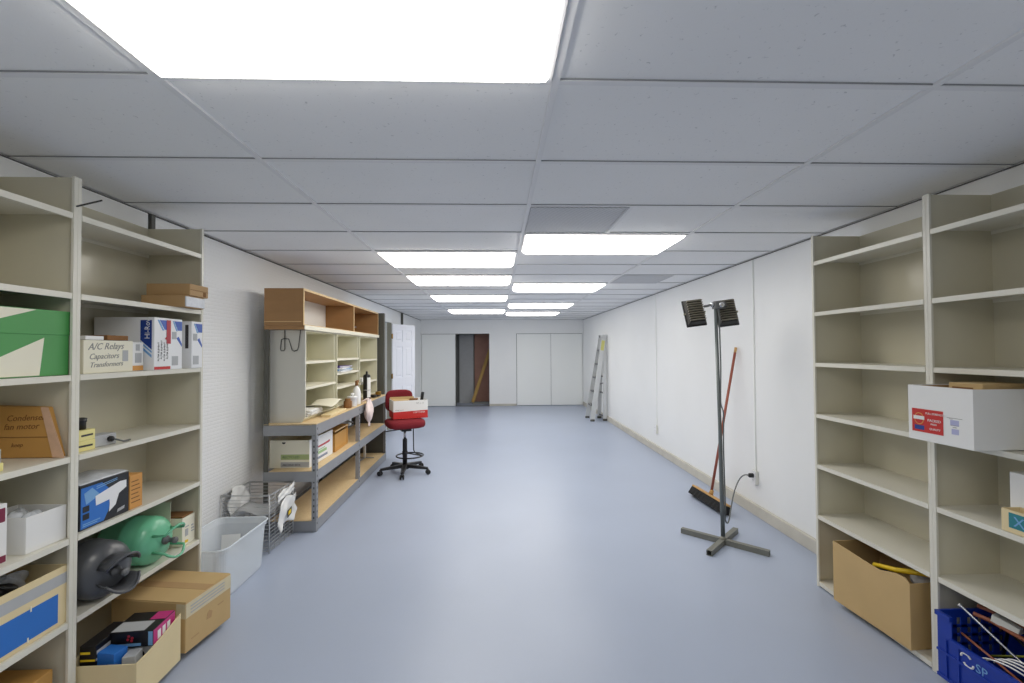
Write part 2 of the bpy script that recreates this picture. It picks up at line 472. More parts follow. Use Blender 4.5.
# six-panel door standing open at the left
def six_panel_door():
    W, H, T = .78, 2.045, .036
    d = bpy.data.objects.new('door_4', None); C.objects.link(d); d['kind'] = 'structure'
    d.location = (-2.062, 8.985, .015); d.rotation_euler = (0, 0, math.atan2(.70, .30))
    mb = MB()
    # stiles and rails around six recessed panels
    st, mid = .105, .10
    pw = (W-2*st-mid)/2
    zs = [(.22, .80), (.98, 1.60), (1.70, 1.93)]
    mb.box(0, st, -T/2, T/2, 0, H); mb.box(W-st, W, -T/2, T/2, 0, H); mb.box(st+pw, st+pw+mid, -T/2, T/2, 0, H)
    prev = 0
    for z0, z1 in zs+[(H, H)]:
        for xa in (st, st+pw+mid): mb.box(xa, xa+pw, -T/2, T/2, prev, z0)
        prev = z1
    mb.build('door_slab', M['door6'], d, .002)
    for z0, z1 in zs:
        for xa in (st, st+pw+mid):
            p = MB(); p.box(xa, xa+pw, -T/2+.011, T/2-.011, z0, z1)
            for sgn in (-1, 1):
                y0, y1 = sgn*(T/2-.011), sgn*(T/2-.002)
                a = [(xa+.03, y0, z0+.03), (xa+pw-.03, y0, z0+.03), (xa+pw-.03, y0, z1-.03), (xa+.03, y0, z1-.03)]
                c = [(xa+.05, y1, z0+.05), (xa+pw-.05, y1, z0+.05), (xa+pw-.05, y1, z1-.05), (xa+.05, y1, z1-.05)]
                p.add(a+c, [(4,5,6,7) if sgn < 0 else (7,6,5,4)]+[((i, (i+1) % 4, 4+(i+1) % 4, 4+i) if sgn < 0 else (4+i, 4+(i+1) % 4, (i+1) % 4, i)) for i in range(4)])
            p.build('door_panel', M['door6'], d)
    for z in (.28, 1.02, 1.80):
        h = MB(); h.box(-.012, .006, -.02, .02, z-.045, z+.045).tube([(-.006, -.026, z-.05), (-.006, -.026, z+.05)], .007, 8)
        h.box(-.05, -.006, -.034, -.03, z-.045, z+.045)
        h.build('hinge', M['brass'], d)
six_panel_door()

# ------------------------------------------------------------------ ceiling lights and grilles
def ceiling_light(col, row, label):
    t = thing('ceiling_light', label, 'light', (X0+(col+.5)*TU, Y0+(row+.5)*TV, ZC), 0, 'fluorescent ceiling panels')
    W, D = TU-.03, TV-.03
    fr = MB(); a, b_ = W/2, D/2; e = .012
    fr.box(-a, a, -b_, -b_+e, -.006, .006); fr.box(-a, a, b_-e, b_, -.006, .006)
    fr.box(-a, -a+e, -b_+e, b_-e, -.006, .006); fr.box(a-e, a, -b_+e, b_-e, -.006, .006)
    fr.build('frame', M['tbar'], t)
    # wrap-round lens that hangs a little below the grid
    prof = [(0, 0), (.006, -.016), (.03, -.033), (.07, -.043), (.14, -.048)]
    rings = []
    for ins, z in prof:
        rings.append([(-a+e+ins, -b_+e+ins, z), (a-e-ins, -b_+e+ins, z), (a-e-ins, b_-e-ins, z), (-a+e+ins, b_-e-ins, z)])
    mb = MB(); vs = [p for r in rings for p in r]; fs = []
    for i in range(len(rings)-1):
        for k in range(4): fs.append((i*4+k, i*4+4+k, i*4+4+(k+1) % 4, i*4+(k+1) % 4))
    n = (len(rings)-1)*4
    fs.append((n+3, n+2, n+1, n))
    mb.add(vs, fs)
    mb.build('diffuser', M['lens'], t)
    return t
l0 = ceiling_light(-1, -1, 'largest glowing ceiling panel, cut off by the top edge of the photo')
for col, row, lab in [
    (-1, 4, 'glowing ceiling panel in the left row, first one beyond the cut-off one'),
    (-1, 6, 'glowing ceiling panel in the left row, second one beyond the cut-off one'),
    (-1, 9, 'glowing ceiling panel in the left row, last but one towards the far wall'),
    (-1, 13, 'glowing ceiling panel in the left row, the one closest to the far wall'),
    (0, 3, 'glowing ceiling panel in the right row, widest one, next to the dark square grille'),
    (0, 7, 'glowing ceiling panel in the right row, second from the camera'),
    (0, 11, 'glowing ceiling panel in the right row, third from the camera'),
    (0, -4, 'unseen glowing fill panel added behind the camera in the right row'),  # fill panel out of view, added to light camera-facing surfaces
    (-1, -7, 'unseen glowing fill panel added behind the camera in the left row'),  # second added fill panel, likewise out of view
    (0, 14, 'glowing ceiling panel in the right row, smallest, closest to the far wall')]:
    dup(l0, (X0+(col+.5)*TU, Y0+(row+.5)*TV, ZC), lab)
def grille(x, y, label):
    t = thing('ceiling_grille', label, 'vent', (x, y, ZC), 0, 'grey return grilles in the ceiling')
    a = TV/2-.014
    MB().box(-a, a, -a, a, .0005, .006).build('grille_face', M['grille'], t)
    f = MB(); e = .014
    f.box(-a, a, -a, -a+e, -.004, .006); f.box(-a, a, a-e, a, -.004, .006); f.box(-a, -a+e, -a+e, a-e, -.004, .006); f.box(a-e, a, -a+e, a-e, -.004, .006)
    f.build('frame', M['grille'], t)
    return t
grille(X0+TV/2, Y0+2.5*TV, 'square grey ceiling grille touching the front of a bright light panel')
grille(X0+TU+TV/2, Y0+6.5*TV, 'small grey ceiling grille over the two-headed work light, near the right wall')
# tee between grille and the tile beside it
struct('trim_7', MB().box(X0+TV-.012, X0+TV+.012, Y0+2*TV+.012, Y0+3*TV-.012, ZC+.001, ZC+.008).box(X0+TU+TV-.012, X0+TU+TV+.012, Y0+6*TV+.012, Y0+7*TV-.012, ZC+.001, ZC+.008), M['tbar'])

# ------------------------------------------------------------------ beige steel shelving
SHELF_Z = [.035, .424, .764, 1.099, 1.435, 1.776, 2.110]
RIGHT_Z = [.034, .458, .783, 1.107, 1.437, 1.764, 2.093]
def shelf_unit(W, D, label, loc, rz, group, zs, H=2.265):
    """local x along the aisle, y from the front (0) to the back (D)"""
    t = thing('shelf_unit', label, 'shelving', loc, rz, group)
    for s in (-1, 1):
        p = MB(); x = s*W/2
        xa, xb = (x, x-s*.003) ; lo, hi = min(xa, xb), max(xa, xb)
        p.box(lo, hi, .0105, D, 0, H)
        p.build('side_panel', M['steel'], t)
        fa, fb = sorted((x-s*.0003, x-s*.0175)); MB().box(fa, fb, -.0015, .010, 0, H).build('front_post', M['steel_lip'], t, .001)
    MB().box(-W/2+.003, W/2-.003, D-.003, D, 0, H).build('back_panel', M['steel'], t)
    for z in zs:
        p = MB()
        x = W/2-.0035
        p.box(-x, x, .0105, D-.004, z-.003, z)
        p.box(-x+.0175, x-.0175, -.001, .0105, z-.024, z)
        p.box(-x, x, D-.008, D-.004, z-.02, z-.003)
        p.build('shelf', M['steel_lip'] if z > 0 else M['steel'], t)
    return t
WL, WR = .822, .798
g1 = 'beige steel shelving bays'
ul = shelf_unit(WL, .325, 'beige steel shelving bay on the left holding the green and white box', (-1.76, 1.962-WL/2, 0), PI/2, g1, SHELF_Z)
dup(ul, (-1.76, 1.962+WL/2, 0), 'beige steel shelving bay on the left holding the two round gas tanks')
hk = MB(); hk.tube([(WL/2-.006, .01, 2.139), (WL/2-.008, -.02, 2.145), (WL/2-.008, -.105, 2.166)], .0035, 6)
hk.build('wire_hook', M['wire_dark'], ul)
ur = shelf_unit(WR, .325, 'beige steel shelving bay on the right holding only a long brown carton', (2.06, 2.107+WR/2, 0), -PI/2, g1, RIGHT_Z)
dup(ur, (2.06, 2.107-WR/2, 0), 'beige steel shelving bay on the right holding the big white box and blue crate')
# boxed-out wall section and upright channel above the left shelving
struct('trim_8', MB().box(XL, XL+.013, YB, 2.78, 2.0, ZC-.006), M['wall'])
tag(MB().box(XL+.001, XL+.022, 2.80, 2.83, 1.95, ZC-.007).build('steel_channel', M['dark_steel']), 'short dark steel channel on the left wall above the nearer shelving', 'channel')
tag(MB().box(XL+.001, XL+.045, 10.0, 10.05, 0.0, ZC-.007).build('steel_channel', M['dark_steel']), 'dark steel channel on the left wall, showing above the open white door', 'channel')

# ------------------------------------------------------------------ things on the left shelving (fronts face +x)
Z = [z+.001 for z in SHELF_Z]
def left(name, label, cat, y0, y1, z, xf, d, rz=0, group=None):
    return thing(name, label, cat, (xf-d/2, (y0+y1)/2, z), rz, group), d, (y1-y0)

# green and white lidded box
t, d, w = left('storage_box', 'green and white printed lidded box on the upper left shelf', 'box', 1.50, 1.956, Z[4], -1.777, .29)
h = .262
box_mb(d-.006, w-.006, .17).build('body', M['green'], t, .002)
lid = MB().box(-d/2, d/2, -w/2, w/2, .163, h).build('lid', M['green'], t, .003)
at = (d/2-.003, -w/2, 0)
# lettered-free print: pale wedges as on the box
decal(t, 'body_print', 'px', (d/2-.003, 0, 0), [[(w/2-.02-.37, .004), (w/2-.125, .004), (w/2-.108, .151), (w/2-.02-.37, .02)]], M['offwhite'])
decal(lid, 'lid_print', 'px', (d/2, 0, 0), [[(w/2-.43, .165), (w/2-.142, h-.003), (w/2-.43, h-.003)]], M['offwhite'])

# thin orange-brown package leaning on the end of the bay
t = thing('padded_package', 'orange brown package with loose cloudy tape on its right edge', 'package', (-1.92, 1.938, Z[3]), 0)
MB().prism([(-.135, -.016, 0), (.135, -.016, 0), (.080, -.016, .206), (-.135, -.016, .214)], (0, .032, 0)).build('wrapping', M['orange_kraft'], t, .005)
decal(t, 'flap_seam', 'ny', (0, -.016, 0), [(-.13, .084, .118, .0865)], M['kraft_dark'], .0012)
tp = MB(); tp.prism([(.112, -.0175, 0.002), (.158, -.0175, .0005), (.092, -.0175, .2055), (.062, -.0175, .208)], (0, -.0015, 0))
tp.build('tape', M['pinktape'], t)
for w_, x, z, sz in (('Condenser', -.075, .150, .034), ('fan motor', -.085, .115, .034), ('keep', -.055, .045, .024)):
    text(t, w_, 'ny', (x, -.016, z), sz, M['kraft_dark'], 'handwriting', R(2), .3)
# small parts boxes at the very edge of the shelf
t = thing('parts_box', 'small pale yellow parts box at the edge of the photo beside the orange brown package', 'box', (-1.83, 1.69, Z[3]), R(4))
box_mb(.07, .065, .03).build('carton', M['yellow_card'], t, .002)
t2 = thing('parts_box', 'small grey parts box on top of a pale yellow one at the photo edge', 'box', (-1.832, 1.688, Z[3]+.0305), R(-3))
box_mb(.066, .06, .05).build('carton', M['ltgrey'], t2, .002)

# open white box with grey bits
t, d, w = left('open_box', 'open white cardboard box full of grey bagged parts on the left shelf', 'box', 1.797, 1.955, Z[2], -1.782, .2, R(-1.5))
open_box_mb(d, w, .138, .004).build('box', M['white'], t, .001)
for i in range(5):
    f = tag(lump(rough_r(20+i, .2), .026, .027, .026, Matrix.Translation((t.location.x-.062+.03*i, 1.876+(.024 if i % 2 else -.024), Z[2]+.105+(i % 3)*.006)), 14, 8).build('parts_bag', M['bag']),
            ['crumpled clear bag of parts at the back of the open white box', 'clear bag second from the back in the open white box', 'clear bag in the middle of the open white box', 'clear bag second from the front in the open white box', 'clear bag at the front of the open white box'][i], 'bag', 'bags in the white box')
# white and burgundy carton cut by the frame edge
t, d, w = left('cardboard_box', 'white carton with burgundy print cut off by the left photo edge', 'box', 1.55, 1.738, Z[2], -1.795, .2)
box_mb(d, w, .215).build('carton', M['white'], t, .002)
decal(t, 'print', 'px', (d/2, 0, 0), [(w/2-.06, .15, w/2-.008, .20), (w/2-.08, .004, w/2-.004, .028)], M['burgundy'])

# cream file box with a grey band and blue panel
t, d, w = left('file_box', 'cream file box with grey band and blue front panel on the lower left shelf', 'box', 1.47, 1.956, Z[1], -1.772, .29)
open_box_mb(d, w, .232, .006).build('box', M['cream_box'], t, .001)
decal(t, 'grey_band', 'px', (d/2, 0, 0), [(-w/2+.004, .162, w/2-.002, .205)], M['ltgrey'])
decal(t, 'blue_panel', 'px', (d/2, 0, 0), [(-w/2+.02, .018, w/2-.045, .132)], M['blue'])
decal(t, 'panel_tabs', 'px', (d/2+.0012, 0, 0), [(w/2-.155, .122, w/2-.15, .142), (w/2-.165, .012, w/2-.16, .03)], M['offwhite'])
for i in range(4):
    q = lump(rough_r(40+i, .22), .06, .027, .05, Matrix.Translation((t.location.x+.03-.05*(i % 2), 1.64+.078*i, Z[1]+.185)) @ Matrix.Rotation(.3*i, 4, 'Z') @ Matrix.Rotation(.5, 4, 'X'), 18, 10)
    tag(q.build('plastic_packet', M['bag'] if i in (1, 3) else M['black']),
        ['black packet at the near end of the cream file box', 'clear shiny packet between two black ones in the cream file box', 'black packet third along in the cream file box', 'clear shiny packet at the far end of the cream file box'][i], 'packet', 'packets in the cream file box')

# brown carton on the lowest left shelf
t, d, w = left('cardboard_box', 'brown carton on the lowest left shelf, only its top showing', 'box', 1.62, 1.925, Z[0], -1.80, .26)
box_mb(d, w, .215).build('carton', M['orange_kraft'], t, .003)
MB().box(-d/2+.002, d/2-.002, -.025, .025, .215, .2165).build('tape', M['tape'], t)

# two brown cartons on the top shelf of the second bay
t = thing('cardboard_box', 'flat brown carton with clear plastic end, lower of two on the top left shelf', 'box', (-1.836, 2.642, Z[5]), R(2))
box_mb(.235, .165, .066).build('carton', M['kraft'], t, .003)
MB().box(.114, .122, -.084, .084, .004, .060).build('plastic_wrap', M['bag'], t, .002)
t = thing('cardboard_box', 'flat brown carton, upper of two on the top left shelf', 'box', (-1.827, 2.667, Z[5]+.067), R(1))
box_mb(.235, .165, .066).build('carton', M['kraft'], t, .003)
decal(t, 'flap_seams', 'px', (.1175, 0, 0), [(-.08, .032, .08, .034), (.035, .004, .06, .03)], M['kraft_dark'])

# handwritten white parts box, scrap lid, small brown-white box
t, d, w = left('parts_box', 'white box with handwritten lines on the shelf above the spray gun box', 'box', 2.022, 2.288, Z[4], -1.782, .19)
open_box_mb(d, w, .147, .004).build('box', M['offwhite'], t, .001)
for s, y, z, sz in (('A/C Relays', -.112, .104, .042), ('Capacitors', -.108, .062, .036), ('Transformers', -.104, .026, .032)):
    text(t, s, 'px', (d/2, y, z), sz, M['pen'], 'handwriting', R(1.5), .35)
decal(t, 'grey_patch', 'px', (d/2, 0, 0), [(.072, .05, .104, .102)], M['ltgrey'], .0008)
tag(MB().box(-1.84, -1.786, 2.035, 2.128, Z[4]+.1485, Z[4]+.166).build('small_carton', M['white'], None, .002), 'thin white carton lying on the handwritten white box', 'box')
bx = MB().box(-1.955, -1.79, 2.15, 2.27, Z[4]+.1485, Z[4]+.172)
tag(bx.build('flat_carton', M['kraft_dark'], None, .002), 'flat brown carton lying behind the handwriting on top of the white box', 'box')
t, d, w = left('parts_box', 'narrow white box with orange foot between handwritten box and blue striped box', 'box', 2.292, 2.365, Z[4], -1.79, .17)
box_mb(d, w, .142).build('carton', M['white'], t, .002)
decal(t, 'orange_print', 'px', (d/2, 0, 0), [(-w/2+.002, .002, w/2-.002, .026)], M['orange_card'])
decal(t, 'grey_print', 'px', (d/2, 0, 0), [(-.012, .1, .012, .132), (-.016, .04, .024, .088)], M['ltgrey'])

# three tall white boxes with blue corners
def striped_box(label, y0, y1, h, xf, d, red, dark_side, word):
    t, d, w = left('filter_box', label, 'box', y0, y1, Z[4], xf, d, 0, 'white boxes with blue corners')
    box_mb(d, w, h).build('carton', M['white_gloss'], t, .002)
    F = (d/2, 0, 0); a = w/2
    decal(t, 'blue_corner', 'px', F, [[(-a*.35, h-.012), (a-.003, h-.012), (a-.003, h-.062), (a*.25, h-.062)]], M['royal'])
    decal(t, 'pale_stripe', 'px', F, [[(-a*.62, h-.012), (-a*.42, h-.012), (a*.18, h-.066), (-a*.02, h-.066)]], M['skyblue'])
    if red:
        decal(t, 'red_band', 'px', (d/2+.0013, 0, 0), [[(a-.032, h-.010), (a-.002, h-.010), (a-.002, h-.135), (a-.032, h-.135), (a-.032, h-.115), (a-.045, h-.11), (a-.032, h-.098)]], M['crimson'])
        decal(t, 'red_foot', 'px', F, [(-a+.002, .002, a-.002, .017)], M['red'])
        for k in range(4):
            text(t, 'FILTER ELEMENT', 'px', (d/2, -a+.035+k*.021, .045+.01*(k % 2)), .0135, M['ink'], 'lettering', PI/2)
    else:
        decal(t, 'blue_stripe', 'px', F, [[(a-.045, h-.105), (a-.028, h-.095), (a-.004, h-.135), (a-.004, h-.15)]], M['royal'])
        decal(t, 'grey_patch', 'px', F, [(-a+.012, h-.11, 0, h-.07), (-a+.012, .02, a*.3, .07)], M['ltgrey'], .0008)
    decal(t, 'side_print', 'ny', (0, -a, 0), [[(d/2-.068, h-.015), (d/2-.012, h-.015), (d/2-.012, .105), (d/2-.068, .155)]] if not dark_side else [(d/2-.036, h*.42, d/2-.018, h-.02)], M['navy'] if not dark_side else M['ink'])
    if not dark_side:
        decal(t, 'side_stripes', 'ny', (0, -a, 0), [[(d/2-.068, .148), (d/2-.012, .098), (d/2-.012, .088), (d/2-.068, .138)], [(d/2-.068, .128), (d/2-.012, .078), (d/2-.012, .064), (d/2-.068, .114)]], M['skyblue'])
        text(t, word, 'ny', (d/2-.022, -a-.0012, .160), .036, M['white'], 'lettering', PI/2)
    return t
striped_box('tall white box with blue corner and red band on the left shelf', 2.385, 2.503, .272, -1.752, .30, True, False, 'Hi-Row')
striped_box('tall white box with blue corner, middle one of three', 2.506, 2.598, .272, -1.756, .30, False, False, 'Hi-Row')
striped_box('tall white box with blue corner against the end panel, dark text on its side', 2.668, 2.762, .268, -1.750, .26, False, True, '')

# small yellow boxes, black knob box, grey device with cable
for k in range(2):
    t = thing('parts_box', ['lower small pale yellow box of the stack beside the steel upright', 'upper small pale yellow box under the small black canister'][k], 'box', (-1.83, 2.055, Z[3]+.0455*k), R(-6+9*k), 'small yellow boxes')
    box_mb(.075, .085, .045).build('carton', M['yellow_card'], t, .002)
    decal(t, 'dark_print', 'px', (.0375, 0, 0), [(-.03, .018, .03, .026)], M['ink'], .0008)
t = thing('small_canister', 'small black canister standing on the pale yellow boxes', 'canister', (-1.832, 2.058, Z[3]+.0915))
MB().lathe([(.026, 0), (.026, .03), (.029, .034), (.029, .048), (.022, .05), (0, .05)], None, 20).build('canister_body', M['black'], t)
t = thing('electrical_device', 'small grey metal device with a black knob and cable on the left shelf', 'device', (-1.835, 2.165, Z[3]), R(-8))
box_mb(.07, .105, .052).build('housing', M['ltgrey'], t, .004)
MB().lathe([(.013, 0), (.013, .012), (.009, .016), (0, .016)], Matrix.Translation((.035, .02, .028)) @ Matrix.Rotation(PI/2, 4, 'Y'), 14).build('knob', M['black'], t)
MB().tube([(.045, .024, .028), (.058, .04, .02), (.052, .07, .008), (.04, .1, .005), (.03, .125, .0045)], .004, 6).build('cable', M['cord'], t)

# spray gun box and the orange box next to it
t, d, w = left('product_box', 'blue and black box picturing a white spray gun', 'box', 2.008, 2.268, Z[2], -1.778, .2)
h = .19
box_mb(d, w, h).build('carton', M['black_print'], t, .002)
F = (d/2, 0, 0); a = w/2
decal(t, 'blue_print', 'px', F, [[(-a+.006, .006), (-.01, .006), (.03, .07), (.02, h-.05), (-.02, h-.01), (-a+.006, h-.01)]], M['blue'], .0008)
decal(t, 'pale_print', 'px', (d/2+.0008, 0, 0), [[(-a+.02, h-.035), (-a+.06, h-.02), (-.03, h-.06), (-a+.03, h-.085)]], M['skyblue'], .0006)
gun = [(-.055, .128), (.005, .142), (.075, .158), (.112, .155), (.112, .122), (.07, .104), (.052, .058), (.016, .036), (.02, .07), (.018, .092), (-.052, .086)]
decal(t, 'gun_picture', 'px', (d/2+.0016, 0, 0), [gun], M['white_gloss'], .0006)
decal(t, 'dark_squares', 'px', (d/2+.0016, 0, 0), [(-a+.014, .075, -a+.045, .1), (-a+.014, .042, -a+.045, .067)], M['black_print'], .0006)
decal(t, 'text_lines', 'px', (d/2+.0016, 0, 0), [[(-.05, .158+k*.009), (.06, .17+k*.0065), (.06, .173+k*.0065), (-.05, .162+k*.009)] for k in range(2)]+[(-a+.014, .022, -.03, .026), (-a+.014, .014, -.045, .018)], M['skyblue'], .0006)
decal(t, 'grey_badge', 'px', (d/2+.0016, 0, 0), [[(.06, .018), (.1, .024), (.104, .038), (.064, .032)]], M['ltgrey'], .0006)
tp = MB().grid(lambda u, v: (-d/2+.004+u*(d-.004), -w/2+.004+v*(w-.008), h+.004+.012*math.sin(u*3.1)*(1+.5*math.sin(9*v+4*u))), 14, 18)
tp.build('plastic_wrap', M['bag'], t, 0, .002)
t, d, w = left('parts_box', 'upright orange card box with printed lines beside the spray gun box', 'box', 2.274, 2.352, Z[2], -1.778, .15)
box_mb(d, w, .163).build('carton', M['orange_card'], t, .002)
decal(t, 'print_lines', 'px', (d/2, 0, 0), [(-.03, .03+.02*k, .025-.006*(k % 3), .035+.02*k) for k in range(6)], M['kraft_dark'], .0008)

# two refrigerant cylinders lying on the shelf, collars towards the aisle
def gas_tank(label, y, z, m, yaw, x=-1.89, r=.118, loops=False):
    """local +z is the tank's own axis; laid so that the axis points to the aisle"""
    t = thing('gas_tank', label, 'gas tank', (x, y, z), 0, 'refrigerant cylinders')
    t.rotation_euler = Matrix.Rotation(yaw, 3, 'Z').to_quaternion().to_matrix().to_4x4().to_euler()
    L = .30
    A = Matrix.Rotation(PI/2, 4, 'Y')            # local z -> +x
    T = Matrix.Translation((0, 0, r+.002)) @ A
    prof = [(0, -L/2)]
    for k in range(1, 8): a = k/7*PI/2; prof.append((r*math.sin(a), -L/2+.055*(1-math.cos(a))))
    prof += [(r, -.01), (r+.0015, -.008), (r+.0015, .008), (r, .01)]
    for k in range(8): a = PI/2-k/7*PI/2*.93; prof.append((r*math.sin(a) if k else r, L/2-.075+.075*math.cos(a)))
    prof.append((0, L/2))
    MB().lathe(prof, T, 32).build('cylinder', m, t)
    v = MB()
    v.lathe([(.022, L/2-.006), (.022, L/2+.012), (.012, L/2+.016), (.012, L/2+.045), (.016, L/2+.047), (.016, L/2+.06), (0, L/2+.062)], T, 14)
    v.build('valve', M['jbox'], t)
    # two-winged carrying collar
    for sg in (-1, 1):
        pts = []
        for k in range(13):
            a = -1.15+2.3*k/12
            pts.append((.072*math.cos(a)*sg, .072*math.sin(a), a))
        mb = MB(); inner, outer = [], []
        for x_, y_, a in pts:
            e = .062*(math.cos(a)**.8)
            inner.append((T @ Vector((x_, y_, L/2-.022)), T @ Vector((x_*1.12, y_*1.12, L/2+.012+e))))
        if loops:
            o = MB().tube([inner[1][0]]+[pr[1] for pr in inner[1:-1]]+[inner[-2][0]], .0065, 8).build('collar_loop', m, t)
            continue
        vs = [q for pr in inner for q in pr]
        mb.add(vs, [(2*i, 2*i+2, 2*i+3, 2*i+1) for i in range(12)], True)
        o = mb.build('collar', m, t, 0, .004)
        rim = MB().tube([pr[1] for pr in inner], .006, 8).build('collar_rim', m, o)
    return t
gt = gas_tank('dark grey round gas tank lying on the left shelf', 2.145, Z[1], M['tank_grey'], R(-12), -1.86, .124)
gt2 = gas_tank('mint green round gas tank lying on the left shelf', 2.462, Z[1], M['tank_green'], R(-2), -1.89, .12, True)
for q, (dx, dz) in enumerate(((.02, .03), (.02, -.01))):
    pass
decal(gt2, 'lettering', 'ny', (0, -.119, 0), [[(-.10+.02*k, .15+.006*(k % 2)), (-.086+.02*k, .15+.006*(k % 2)), (-.078+.02*k, .178+.004*(k % 3)), (-.09+.02*k, .178+.004*(k % 3))] for k in range(5)]+[[(-.08+.022*k, .116), (-.066+.022*k, .116), (-.062+.022*k, .128), (-.076+.022*k, .128)] for k in range(4)], mat('dark_green_ink', (40, 84, 62), .5), .001)
for o in gt2.children:
    if o.name.startswith('lettering'):
        me = o.data
        for vv in me.vertices:        # wrap the stencil round the drum
            zz = vv.co.z-.12; rr = .1186 if vv.co.y > -.1195 else .1192
            zz = max(-.11, min(.11, zz)); vv.co.y = -math.sqrt(rr*rr-zz*zz)
# pale box with brown flap and a grey sheet leaning behind
t, d, w = left('parts_box', 'pale cream box with a yellow sticker beside the green gas tank', 'box', 2.655, 2.762, Z[1], -1.785, .2)
box_mb(d, w, .158).build('carton', M['offwhite'], t, .002)
decal(t, 'yellow_sticker', 'px', (d/2, 0, 0), [[(-.032, .014), (-.006, .012), (-.004, .026), (-.03, .03)]], M['yellow'])
decal(t, 'print', 'px', (d/2, 0, 0), [(-.03, .1, .0, .106), (-.03, .05, -.005, .09), (.022, .06, .046, .066), (.022, .075, .046, .083), (.022, .092, .04, .1)], M['ltgrey'])
MB().box(-d/2+.01, d/2-.005, -w/2+.005, w/2-.005, .159, .168).build('flap', M['kraft_dark'], t, .001)
pn = MB(); pn.prism([(-2.075, 2.60, Z[1]), (-1.835, 2.632, Z[1]), (-1.835, 2.632, Z[1]+.262), (-2.075, 2.60, Z[1]+.262)], (-.002, .006, 0))
tag(pn.build('metal_sheet', M['steel']), 'grey sheet standing behind the green gas tank', 'sheet')

# open cream carton on the floor shelf, packed with product boxes
t = thing('open_box', 'open pale cream carton full of product boxes on the bottom left shelf', 'box', (-1.672, 2.142, Z[0]), R(2))
mb = MB(); d, w, th = .27, .285, .005; x, y = d/2, w/2
mb.box(-x, x, -y, y, 0, th); mb.box(-x, -x+th, -y, y, th, .19); mb.box(-x+th, x-th, y-th, y, th, .2)
mb.box(-x+th, x-th, -y, -y+th, th, .172)
mb.prism([(x, -y, th), (x, y, th), (x, y, .222), (x, y*.2, .195), (x, -y*.5, .178), (x, -y, .174)], (-th, 0, 0))
mb.build('box', M['cream_box'], t, .001)
decal(t, 'blue_print', 'ny', (0, -y, 0), [(-x+.01, .03, x-.05, .095)], M['navy'])
bl = t
bx0 = (-1.672, 2.142)
def inbox(name, label, cat, lx, ly, lz, dx, dy, dz, m, rz, tilt=0, grp='product boxes in the cream carton'):
    o = thing(name, label, cat, (bx0[0]+lx, bx0[1]+ly, Z[0]+lz), rz, grp)
    if tilt: o.rotation_euler = (tilt, 0, rz)
    box_mb(dx, dy, dz).build('carton', m, o, .002)
    return o
o = inbox('product_box', 'white box with a round black hole pattern under the magenta ended box', 'box', .045, .055, .006, .145, .135, .169, M['white'], R(4))
decal(o, 'black_disc', 'ny', (0, -.0675, 0), [[(.0+.03*math.cos(q*PI/10), .12+.03*math.sin(q*PI/10)) for q in range(20)]], M['black_print'])
o = inbox('product_box', 'black product box with magenta end on top of the cream carton heap', 'box', .03, .045, .177, .18, .16, .07, M['black_print'], R(5))
decal(o, 'magenta_end', 'px', (.09, 0, 0), [(-.078, .002, .078, .068)], M['magenta'], .0008)
decal(o, 'white_lines', 'px', (.0908, 0, 0), [(-.05+.034*k, .012, -.028+.034*k, .05) for k in range(3)], M['white'], .0006)
decal(o, 'blue_edge', 'ny', (0, -.08, 0), [(.07, .004, .088, .066), (-.075, .006, .04, .018)], M['skyblue'], .0008)
decal(o, 'flowers', 'ny', (0, -.08, 0), [[(a_+.006*math.cos(q*PI/4), b_+.006*math.sin(q*PI/4)) for q in range(8)] for a_, b_ in ((-.01, .05), (.004, .042), (-.014, .036), (.002, .03))], M['crimson'], .0008)
decal(o, 'grey_top', 'pz', (0, 0, .07), [(-.085, -.075, .05, .0)], M['ltgrey'], .0008)
decal(o, 'magenta_top', 'pz', (0, 0, .0708), [(.02, .01, .088, .076)], M['magenta'], .0008)
o = inbox('product_box', 'long black product box with yellow lettering at the back of the cream carton', 'box', -.080, -.03, .006, .065, .18, .235, M['black_print'], R(2))
decal(o, 'yellow_lines', 'ny', (0, -.09, 0), [(-.03, .2, .01, .21), (-.03, .17, .03, .178)], M['yellow'], .0008)
decal(o, 'grey_lines', 'px', (.0325, 0, 0), [(-.085, .195, .05, .21), (-.09, .17, .0, .18)], M['ltgrey'], .0008)
o = inbox('product_box', 'small blue packet at the near end of the cream carton', 'box', .0, -.088, .006, .085, .06, .20, M['blue'], R(-10))
o = inbox('product_box', 'small grey metal carton leaning at the near end of the cream carton', 'box', .078, -.08, .006, .05, .06, .178, M['ltgrey'], R(12))

# big brown carton at the end of the left shelving
t = thing('cardboard_box', 'big brown taped carton sticking out of the bottom left shelf', 'box', (-1.728, 2.512, Z[0]), R(-8))
d, w, h = .41, .31, .245
box_mb(d, w, h).build('carton', M['kraft2'], t, .004)
fl = MB(); fl.box(-d/2, d/2-.002, -w/2+.004, -.002, h, h+.004); fl.box(-d/2, d/2-.002, .002, w/2-.004, h, h+.004)
fl.build('top_flaps', M['kraft2'], t, .001)
decal(t, 'clear_tape', 'px', (d/2, 0, 0), [(-w/2+.002, h-.075, w/2-.002, h-.004)], M['tape2'])
decal(t, 'tape_print', 'px', (d/2+.0012, 0, 0), [[(-w/2+.03, h-.062+k*.016), (w/2-.05, h-.058+k*.016), (w/2-.05, h-.052+k*.016), (-w/2+.03, h-.056+k*.016)] for k in range(3)], M['ltgrey'], .0006)
decal(t, 'corner_tape', 'ny', (0, -w/2, 0), [(d/2-.05, h-.075, d/2-.001, h-.004)], M['tape2'])
decal(t, 'carton_stamp', 'px', (d/2, 0, 0), [[(-.02, .09), (.012, .085), (.02, .115), (.0, .13), (-.015, .12)], (-.12, .05, -.07, .056), (.06, .12, .1, .126)], M['kraft'], .0008)
